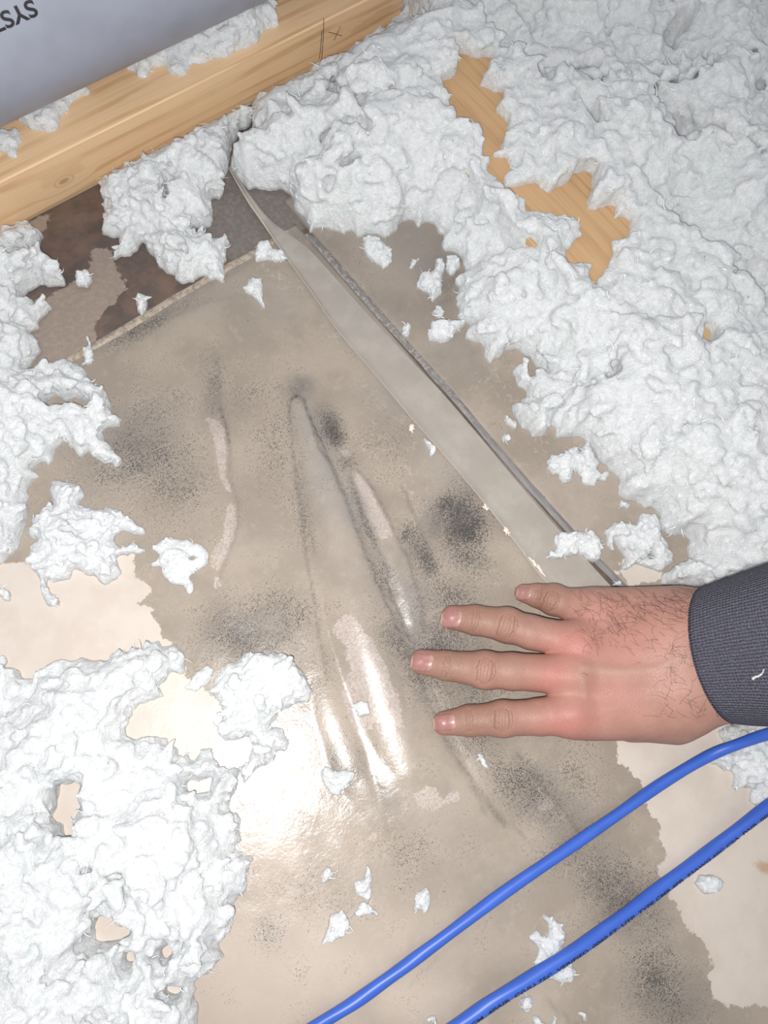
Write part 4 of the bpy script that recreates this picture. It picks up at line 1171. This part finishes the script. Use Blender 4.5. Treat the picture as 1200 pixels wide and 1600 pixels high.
def cable(pts, zs, rad, label):
    P = spline([at(px, py, z) for (px, py), z in zip(pts, zs)], 260)
    tw = lambda k, a: 0.035 * np.sin(2 * a + k * 0.22) + 0.02 * np.sin(k * 0.11)
    V, Q = tube(P, rad, 20, twist=tw)
    o = mesh_obj('network_cable', V, Q, CABLE); tag(o, label, 'cable', 'blue network cables')
    return o, P


c1, _ = cable([(340, 1706), (425, 1650), (500, 1600), (560, 1562), (620, 1519), (680, 1475), (780, 1400), (880, 1331), (960, 1276), (1030, 1227), (1100, 1185), (1150, 1164), (1215, 1143), (1330, 1120)],
              [0.006, 0.006, 0.006, 0.006, 0.006, 0.006, 0.006, 0.006, 0.006, 0.007, 0.011, 0.017, 0.019, 0.019], 0.0033, 'upper blue network cable, plain, running up under the sleeve')
c2, P2 = cable([(420, 1840), (540, 1735), (630, 1665), (720, 1600), (790, 1553), (880, 1498), (960, 1442), (1040, 1382), (1120, 1322), (1200, 1261), (1300, 1190)],
               [0.010, 0.010, 0.010, 0.010, 0.011, 0.011, 0.009, 0.007, 0.008, 0.013, 0.018], 0.0038, 'lower blue network cable with black printing along its side')
V, Fc = text_mesh('CSA  CMR 75C  4PR 23AWG  UTP  E138  (UL) TYPE CM  4PAIR  C(UL) 75C  VERIFIED  0060 FT  UTP  TYPE CMR 4PR  23AWG 60C CSA  PAIR  0090 FT VERIFIED  DATA', 0.0030, 0.00006)
al = np.concatenate([[0], np.cumsum(np.linalg.norm(np.diff(P2, axis=0), axis=1))])
s = V[:, 0] * (al[-1] / max(V[:, 0].max(), 1e-9)) * 0.99 + 0.001
T = np.gradient(P2, axis=0); T /= np.linalg.norm(T, axis=1)[:, None]
ip = lambda arr: np.stack([np.interp(s, al, arr[:, j]) for j in range(3)], -1)
Pc, Tc = ip(P2), ip(T)
S_ = np.cross(Tc, [0, 0, 1.0]); S_ /= np.linalg.norm(S_, axis=1)[:, None]; U_ = np.cross(S_, Tc)
fi = math.radians(56) + (V[:, 1] - 0.001) / 0.0038      # measured up from the near side
rr = 0.0038 * 1.045 + 0.00012
mesh_obj('printing', Pc + rr * (np.cos(fi)[:, None] * S_ + np.sin(fi)[:, None] * U_), Fc, INK, c2, smooth=False)


# ------------------------------------------------------------------ the hand
def surface_nets(vol, org, h):
    nx, ny, nz = vol.shape
    s = vol < 0
    m = np.zeros((nx - 1, ny - 1, nz - 1), int)
    for dx in (0, 1):
        for dy in (0, 1):
            for dz in (0, 1):
                m += s[dx:nx - 1 + dx, dy:ny - 1 + dy, dz:nz - 1 + dz]
    act = (m > 0) & (m < 8)
    idx = np.full(act.shape, -1); cells = np.argwhere(act); idx[act] = np.arange(len(cells))
    acc = np.zeros((len(cells), 3)); cnt = np.zeros(len(cells))
    crn = [(a, b, c) for a in (0, 1) for b in (0, 1) for c in (0, 1)]
    for p in crn:
        for ax in range(3):
            if p[ax] == 0:
                q = list(p); q[ax] = 1
                a = vol[cells[:, 0] + p[0], cells[:, 1] + p[1], cells[:, 2] + p[2]]
                b = vol[cells[:, 0] + q[0], cells[:, 1] + q[1], cells[:, 2] + q[2]]
                x = (a < 0) != (b < 0)
                t = np.where(x, a / np.where(x, a - b, 1), 0)
                pt = np.array(p, float)[None] + np.eye(3)[ax][None] * t[:, None]
                acc += np.where(x[:, None], pt, 0); cnt += x
    V = org + h * (cells + acc / cnt[:, None])
    faces = []
    for ax in range(3):
        u, v = (ax + 1) % 3, (ax + 2) % 3
        sh = list(s.shape); sl0 = [slice(None)] * 3; sl1 = [slice(None)] * 3
        sl0[ax] = slice(0, sh[ax] - 1); sl1[ax] = slice(1, sh[ax])
        e = np.argwhere(s[tuple(sl0)] != s[tuple(sl1)])
        e = e[(e[:, u] > 0) & (e[:, v] > 0) & (e[:, u] < sh[u] - 1) & (e[:, v] < sh[v] - 1)]
        def g(du, dv):
            c = e.copy(); c[:, u] -= du; c[:, v] -= dv
            return idx[c[:, 0], c[:, 1], c[:, 2]]
        q = np.stack([g(1, 1), g(0, 1), g(0, 0), g(1, 0)], -1)
        flip = ~s[e[:, 0], e[:, 1], e[:, 2]]
        q[flip] = q[flip][:, ::-1]
        faces.append(q)
    return V, np.vstack(faces)


def J(px, py, z, rpx):
    return np.append(at(px, py, z), rpx * mpp(px, py, z) * 1.0)


FINGERS = {
    'index': [J(694, 1130, 0.0105, 18.5), J(733, 1126, 0.0135, 23.5), J(785, 1123, 0.0170, 27), J(845, 1120, 0.0215, 28), J(895, 1116, 0.0250, 31)],
    'middle': [J(659, 1034, 0.0105, 19.5), J(697, 1040, 0.0135, 22.5), J(757, 1047, 0.0175, 28.5), J(800, 1049, 0.0205, 28.5), J(895, 1055, 0.0265, 31)],
    'ring': [J(707, 965, 0.0105, 19), J(742, 969, 0.0135, 23), J(792, 977, 0.0170, 26.5), J(830, 988, 0.0205, 26.5), J(908, 1006, 0.0260, 30)],
    'pinky': [J(818, 927, 0.0095, 14.5), J(840, 931, 0.0115, 18.5), J(864, 937, 0.0150, 23.5), J(895, 946, 0.0195, 25), J(940, 962, 0.0235, 29)]}
HS = 0.00085
lo = np.array([1e9] * 3); hi = -lo
for F in FINGERS.values():
    for q in F:
        lo = np.minimum(lo, q[:3] - q[3] - 0.006); hi = np.maximum(hi, q[:3] + q[3] + 0.006)
FOREARM = [at(1062, 1034, 0.036), at(1128, 1022, 0.049), at(1245, 1004, 0.078), at(1360, 990, 0.107)]
for q in FOREARM + [at(1060, 1160, 0.02), at(1110, 920, 0.03)]:
    lo = np.minimum(lo, q - 0.036); hi = np.maximum(hi, q + 0.036)
lo[2] = -0.002
nx_, ny_, nz_ = (np.ceil((hi - lo) / HS)).astype(int) + 1
gx_, gy_, gz_ = np.meshgrid(lo[0] + HS * np.arange(nx_), lo[1] + HS * np.arange(ny_), lo[2] + HS * np.arange(nz_), indexing='ij', sparse=True)
gx_ = gx_.astype(np.float32); gy_ = gy_.astype(np.float32); gz_ = gz_.astype(np.float32)


def cone(a, b, ra, rb, zs=1.0):
    ab = (b - a); L2 = float(ab @ ab) + 1e-12
    px = gx_ - a[0]; py = gy_ - a[1]; pz = gz_ - a[2]
    t = np.clip((px * ab[0] + py * ab[1] + pz * ab[2]) / L2, 0, 1)
    d = np.sqrt((px - t * ab[0]) ** 2 + (py - t * ab[1]) ** 2 + ((pz - t * ab[2]) * zs) ** 2)
    return (d - (ra + (rb - ra) * t)).astype(np.float32)


def smin(a, b, k):
    h = np.clip(0.5 + 0.5 * (b - a) / k, 0, 1)
    return b + (a - b) * h - k * h * (1 - h)


fv = None
for F in FINGERS.values():
    ch = None
    for a, b in zip(F[:-1], F[1:]):
        d = cone(a[:3], b[:3], a[3], b[3], 1.12)
        ch = d if ch is None else smin(ch, d, 0.0025)
    # knuckle swell at the middle joint
    k2 = F[2]; ch = smin(ch, cone(k2[:3] + [0, 0, 0.0012], k2[:3] + [0, 0, 0.0013], k2[3] * 0.98, k2[3] * 0.98, 1.1), 0.003)
    fv = ch if fv is None else np.minimum(fv, ch)
WR = [J(1070, 968, 0.034, 50), J(1072, 1010, 0.038, 54), J(1072, 1055, 0.038, 54), J(1072, 1096, 0.034, 52)]
pv = None
for F, wq in zip((FINGERS['pinky'], FINGERS['ring'], FINGERS['middle'], FINGERS['index']), WR):
    a = F[4]; d = cone(a[:3], wq[:3], a[3] * 1.05, wq[3], 1.35)
    pv = d if pv is None else smin(pv, d, 0.010)
    d = cone(a[:3] + [0, 0, 0.0015], a[:3] + [0, 0, 0.0016], a[3] * 1.0, a[3] * 1.0, 1.15)   # knuckle
    pv = smin(pv, d, 0.006)
a = J(930, 958, 0.022, 40); b = J(1050, 968, 0.028, 49)
pv = smin(pv, cone(a[:3], b[:3], a[3], b[3], 1.25), 0.008)
a = J(925, 1120, 0.022, 34); b = J(1050, 1104, 0.026, 50)
pv = smin(pv, cone(a[:3], b[:3], a[3], b[3], 1.2), 0.008)
# forearm
fa = FOREARM
lat = at(1162, 1120, 0.05) - at(1098, 921, 0.05); lat /= np.linalg.norm(lat)
for sgn in (-1, 1):
    for a, b, o1, o2, r1_, r2_ in ((fa[0], fa[1], 0.014, 0.0135, 0.0205, 0.0205), (fa[1], fa[2], 0.0135, 0.013, 0.0205, 0.022), (fa[2], fa[3], 0.013, 0.013, 0.022, 0.023)):
        pv = smin(pv, cone(a + lat * o1 * sgn, b + lat * o2 * sgn, r1_, r2_, 1.12), 0.012)
# thumb folded under the palm
TH = [J(1052, 1120, 0.025, 42), J(985, 1122, 0.0175, 34), J(925, 1112, 0.0135, 26), J(885, 1100, 0.0115, 22)]
tv = None
for a, b in zip(TH[:-1], TH[1:]):
    d = cone(a[:3], b[:3], a[3], b[3], 1.1); tv = d if tv is None else smin(tv, d, 0.004)
pv = smin(pv, tv, 0.004)
vol = smin(fv, pv, 0.0065)
HV, HQ = surface_nets(vol, lo, HS)
del vol, fv, pv, tv
# relax a little
for it in range(2):
    s0_ = np.zeros_like(HV); n0_ = np.zeros(len(HV))
    for a, b in ((0, 1), (1, 2), (2, 3), (3, 0)):
        np.add.at(s0_, HQ[:, a], HV[HQ[:, b]]); np.add.at(n0_, HQ[:, a], 1)
    HV = HV * 0.5 + 0.5 * s0_ / np.maximum(n0_, 1)[:, None]
# outward test
v0, v1, v2 = HV[HQ[:, 0]], HV[HQ[:, 1]], HV[HQ[:, 2]]
if np.einsum('ij,ij->i', v0, np.cross(v1, v2)).sum() < 0:
    HQ = HQ[:, ::-1]; v1, v2 = HV[HQ[:, 1]], HV[HQ[:, 2]]; v0 = HV[HQ[:, 0]]
fn = np.cross(v1 - v0, v2 - v0); VN = np.zeros_like(HV)
for k in range(4):
    np.add.at(VN, HQ[:, k], fn)
VN /= np.linalg.norm(VN, axis=1)[:, None] + 1e-15
topw = np.clip(VN[:, 2] * 1.6 + 0.1, 0, 1)


def hline(P, z, wd):
    d, _ = seg_dist(HV[:, 0], HV[:, 1], W(P, z)); return np.exp(-(d / wd) ** 2) * topw


crease = np.zeros(len(HV))
FPX = {'index': [(692, 1130), (733, 1126), (785, 1124), (845, 1120)], 'middle': [(656, 1035), (697, 1041), (757, 1048), (800, 1050)],
       'ring': [(705, 965), (742, 969), (792, 978), (830, 988)], 'pinky': [(819, 927), (840, 931), (863, 937), (895, 946)]}
FR = {'index': (20, 25), 'middle': (20, 27), 'ring': (20, 25), 'pinky': (15, 20)}
for nm, P in FPX.items():
    for jt, offs, r_ in ((1, (-5, 1, 6), FR[nm][0]), (2, (-13, -7, -1, 5, 11, 16), FR[nm][1])):
        a = np.array(P[jt - 1], float); b = np.array(P[jt + 1], float); u = (b - a) / np.linalg.norm(b - a); v = np.array([-u[1], u[0]])
        c0 = np.array(P[jt], float)
        for n_i, o_ in enumerate(offs):
            if nm == 'pinky':
                o_ *= 0.75
            bow = (-0.32 if o_ < 0 else 0.30) * r_ * (abs(o_) / 13.0)
            ext = 0.85 - 0.018 * abs(o_) * (jt == 2)
            pts = []
            rr_ = np.random.default_rng(int(c0[0] + o_ * 7) % 9999)
            for w_ in np.linspace(-ext, ext, 9):
                pts.append(tuple(c0 + u * (o_ - bow * (w_ * w_) * 1.0 + rr_.normal(0, 0.7)) + v * r_ * w_))
            st = 0.9 if (jt == 2 and n_i in (0, 4)) else 0.55
            crease = np.maximum(crease, st * hline(pts, 0.026 if jt == 2 else 0.021, 0.00042))
vein = np.maximum(hline([(925, 1040), (955, 1044), (990, 1047), (1030, 1044), (1060, 1030)], 0.05, 0.0024) * 0.8,
                  hline([(912, 1050), (916, 1066), (922, 1085)], 0.042, 0.0022) * 0.5)
tend = np.maximum.reduce([hline([(905, 1005), (960, 1012), (1050, 1022)], 0.05, 0.004), hline([(890, 1056), (960, 1060), (1040, 1058)], 0.05, 0.004), hline([(890, 1115), (950, 1108), (1030, 1090)], 0.046, 0.004)])
HV = HV + VN * (0.0007 * vein + 0.00035 * tend - 0.00022 * crease)[:, None]


def hblob(L, z=0.045):
    out = np.zeros(len(HV))
    for px, py, rx, ry, s_ in L:
        c0 = at(px, py, z); m = mpp(px, py, z)
        ex = at(px + 1, py, z) - c0; ey = at(px, py + 1, z) - c0
        A_ = np.linalg.inv(np.array([[ex[0] * rx, ey[0] * ry], [ex[1] * rx, ey[1] * ry]]))
        dx = HV[:, 0] - c0[0]; dy = HV[:, 1] - c0[1]
        out = np.maximum(out, s_ * np.exp(-((A_[0, 0] * dx + A_[0, 1] * dy) ** 2 + (A_[1, 0] * dx + A_[1, 1] * dy) ** 2)))
    return out


red = hblob([(905, 1005, 42, 30, 0.85), (875, 1055, 34, 30, 0.8), (900, 1128, 50, 30, 0.75), (950, 960, 50, 30, 0.45), (985, 1010, 80, 60, 0.42), (960, 1090, 60, 50, 0.4)])
red = np.maximum(red, hblob([(690, 965, 18, 18, 0.55), (645, 1035, 16, 18, 0.5), (680, 1130, 16, 18, 0.5), (810, 927, 12, 12, 0.5)], 0.014))
tan_ = np.clip(hblob([(740, 968, 60, 30, 0.8), (700, 1042, 60, 34, 0.8), (745, 1126, 60, 34, 0.85), (800, 1050, 60, 40, 0.5), (790, 980, 50, 30, 0.5), (800, 1125, 50, 34, 0.5), (860, 938, 34, 28, 0.7)], 0.02), 0, 1)
HANDO = mesh_obj('person', HV, HQ, SKIN, attrs=dict(crease=crease, vein=vein, red=red, tan=tan_))
tag(HANDO, 'right hand of a person with fingers spread on the plastic sheet, charcoal sleeve', 'person')
bvh = BVHTree.FromPolygons([tuple(v) for v in HV], [tuple(int(x) for x in q) for q in HQ])


def drop(x, y):
    h = bvh.ray_cast(Vector((x, y, 0.3)), Vector((0, 0, -1)))
    return (np.array(h[0]), np.array(h[1])) if h[0] is not None else (None, None)


# fingernails
gn = NT('fingernail'); sp2 = gn.attr('along'); nno = gn.noise(gn.co(), 300, 3)
cn = gn.mix(gn.ss(sp2, 0.70, 0.95), srgb(148, 104, 99), srgb(163, 127, 118))
cn = gn.mix(gn.ss(sp2, 0.09, 0.03), cn, srgb(170, 148, 132))
cn = gn.mix(gn.math('MULTIPLY', gn.ss(nno, 0.5, 0.7), 0.2), cn, srgb(210, 163, 156))
NAIL = gn.done(gn.bsdf(Base_Color=cn, Roughness=0.28, Specular_IOR_Level=0.5).outputs[0])
for nm, (cx, cy, ln, wd_) in {'index': (695, 1129, 33, 27), 'middle': (660, 1034, 33, 29), 'ring': (706, 966, 30, 28), 'pinky': (819, 927, 20, 20)}.items():
    zt = FINGERS[nm][0][2] + FINGERS[nm][0][3] * 0.85
    a = np.array(FPX[nm][0], float); b = np.array(FPX[nm][1], float); u = (b - a) / np.linalg.norm(b - a); v = np.array([-u[1], u[0]])
    nu, nv = 16, 14; V = []; al_ = []
    for i in range(nu):
        s_ = i / (nu - 1)
        lim = 1.0 if s_ > 0.25 and s_ < 0.8 else (1 - 0.5 * ((0.25 - s_) / 0.25) ** 2.2 if s_ <= 0.25 else 1 - 0.45 * ((s_ - 0.8) / 0.2) ** 2.2)
        for j in range(nv):
            t_ = (j / (nv - 1) * 2 - 1) * lim
            pp = np.array([cx, cy]) + u * (s_ - 0.5) * ln + v * t_ * wd_ * 0.5
            w0 = at(pp[0], pp[1], zt)
            hit, _ = drop(w0[0], w0[1])
            z_ = hit[2] if hit is not None else zt - 0.004
            V.append((w0[0], w0[1], z_)); al_.append(s_)
    V = np.array(V).reshape(nu, nv, 3)
    # a smooth nail plate: fit height as a quadratic over the patch, floated just above the skin
    ss_, tt_ = np.meshgrid(np.linspace(0, 1, nu), np.linspace(-1, 1, nv), indexing='ij')
    Am = np.stack([np.ones(nu * nv), ss_.ravel(), ss_.ravel() ** 2, tt_.ravel() ** 2], -1)
    co_, *_ = np.linalg.lstsq(Am, V[..., 2].ravel(), rcond=None)
    zf = (Am @ co_).reshape(nu, nv)
    V[..., 2] = np.maximum(zf, V[..., 2]) + 0.0003 - 0.0005 * (np.abs(tt_) > 0.98) - 0.0004 * (ss_ > 0.98)
    i = np.arange(nu * nv).reshape(nu, nv)
    Q = np.stack([i[:-1, :-1], i[1:, :-1], i[1:, 1:], i[:-1, 1:]], -1).reshape(-1, 4)
    nb = V.reshape(-1, 3).copy(); nb[:, 2] -= 0.0009
    rim = np.concatenate([i[0, :], i[1:, -1], i[-1, -2::-1], i[-2:0:-1, 0]])
    Q2 = np.stack([rim, np.roll(rim, -1), np.roll(rim, -1) + nu * nv, rim + nu * nv], -1)
    o = mesh_obj('fingernail', np.vstack([V.reshape(-1, 3), nb]), np.vstack([Q, Q2]), NAIL, HANDO, attrs=dict(along=np.array(al_ + al_)))
    bm = bmesh.new(); bm.from_mesh(o.data); bmesh.ops.recalc_face_normals(bm, faces=bm.faces); bm.to_mesh(o.data); bm.free()

# arm hair
HAIR = mat_plain('dark_arm_hair', srgb(70, 46, 36), 0.6)
r = np.random.default_rng(4); HVs, HQs = [], []; off = 0; made = 0
while made < 420:
    if r.random() < 0.72:
        px = r.uniform(925, 1105); py = 925 + abs(r.normal(0, 50))
    else:
        px = r.uniform(1040, 1140); py = r.uniform(960, 1125)
    w0 = at(px, py, 0.05)
    ang = r.normal(math.radians(250 if r.random() < 0.6 else 205), 0.5)
    dv = (at(px + math.cos(ang), py + math.sin(ang), 0.05) - w0); dv /= np.linalg.norm(dv)
    L_ = r.uniform(0.003, 0.0095); bend = r.normal(0, 0.45)
    pts = []
    for q in range(6):
        t = q / 5; a_ = bend * t; d2 = np.array([dv[0] * math.cos(a_) - dv[1] * math.sin(a_), dv[0] * math.sin(a_) + dv[1] * math.cos(a_)])
        xy = w0[:2] + d2 * L_ * t
        hit, nrm = drop(*xy)
        if hit is None or hit[2] < 0.018:
            break
        pts.append(hit + nrm * (0.00003 + 0.0009 * t * (1 - t) + 0.0003 * t))
    if len(pts) < 6:
        made += 0.2; continue
    V, Q = tube(np.array(pts), np.linspace(0.000085, 0.00004, 6), 3, cap=False)
    HVs.append(V); HQs.append(np.array(Q) + off); off += len(V); made += 1
hair = mesh_obj('arm_hair', np.vstack(HVs), np.vstack(HQs), HAIR, HANDO); hair['kind'] = 'stuff'; hair['label'] = 'sparse dark hair on the back of the wrist'

# sleeve
ax0 = FOREARM[2] - FOREARM[1]; ax0 /= np.linalg.norm(ax0)
ctr = [at(1133, 1020, 0.051), at(1245, 1004, 0.080), at(1360, 990, 0.110), at(1500, 975, 0.148)]
_t4 = np.array([0, 0.31, 0.62, 1.0]); CP = np.stack([np.polyval(np.polyfit(_t4, np.array(ctr)[:, j], 2), np.linspace(0, 1, 46)) for j in range(3)], -1)
hw = 0.0375 + 0.0085 * (1 - np.exp(-np.linspace(0, 1, 46) / 0.25))
hh_ = 0.027 + 0.013 * np.linspace(0, 1, 46)
ns = 180; V = []; UV = []
TT = np.gradient(CP, axis=0); TT /= np.linalg.norm(TT, axis=1)[:, None]
arc = np.concatenate([[0], np.cumsum(np.linalg.norm(np.diff(CP, axis=0), axis=1))])
prof_ = [(k, 1.0) for k in range(45, -1, -1)] + [(0, 0.97), (0, 0.935), (1, 0.92), (3, 0.92), (6, 0.92)]
for k, sc_ in prof_:
    l = lat - TT[k] * (lat @ TT[k]); l /= np.linalg.norm(l); uu = np.cross(l, TT[k]); uu = uu if uu[2] > 0 else -uu
    for j in range(ns):
        a = 2 * math.pi * j / ns
        wr = 1 + 0.012 * math.sin(3 * a + k * 0.35) + 0.010 * math.sin(5 * a - k * 0.22)
        ca, sa = math.cos(a), math.sin(a)
        e_ = (abs(ca) ** 2.3 + abs(sa) ** 2.3) ** (-1 / 2.3)
        shear = -TT[k] * 0.010 * sa * math.exp(-k / 9.0)
        V.append(CP[k] + (l * ca * hw[k] + uu * sa * hh_[k]) * e_ * sc_ * wr + shear)
        UV.append((j / ns * 150, arc[k] / 0.0016))
m_ = len(prof_); i = np.arange(m_ * ns).reshape(m_, ns)
Q = np.stack([i[:-1], np.roll(i, -1, 1)[:-1], np.roll(i, -1, 1)[1:], i[1:]], -1).reshape(-1, 4)
sl = mesh_obj('sleeve', np.array(V), Q, KNIT, HANDO)
uvl = sl.data.uv_layers.new(name='knit')
li = np.zeros(len(sl.data.loops), np.int32); sl.data.loops.foreach_get('vertex_index', li)
UVa = np.array(UV)[li].reshape(-1, 4, 2)
wrap = (UVa[:, :, 0].max(1) - UVa[:, :, 0].min(1)) > 75
UVa[wrap, :, 0] = np.where(UVa[wrap, :, 0] < 75, UVa[wrap, :, 0] + 150, UVa[wrap, :, 0])
uvl.data.foreach_set('uv', UVa.reshape(-1).astype(np.float32))
bm = bmesh.new(); bm.from_mesh(sl.data); bmesh.ops.recalc_face_normals(bm, faces=bm.faces); bm.to_mesh(sl.data); bm.free()
sl['label'] = 'charcoal grey ribbed knit cuff'

# a white fibre caught on the sleeve
sb = BVHTree.FromPolygons([tuple(v) for v in V], [tuple(int(x) for x in q) for q in Q])
pts = []
for px, py in [(1176, 1061), (1180, 1058), (1186, 1056), (1191, 1052), (1194, 1045)]:
    r_ = Vector(R @ _ray(px, py)).normalized()
    h = sb.ray_cast(Vector((0, 0, CAM_H)), r_)
    if h[0] is not None:
        pts.append(np.array(h[0]) - np.array(r_) * 0.0006)
if len(pts) > 2:
    V, Q = tube(spline(pts, 14), np.linspace(0.0008, 0.0003, 14), 7)
    o = mesh_obj('insulation_fibre', V, Q, FLUFF)
    tag(o, 'single white insulation fibre caught on the charcoal sleeve', 'insulation')
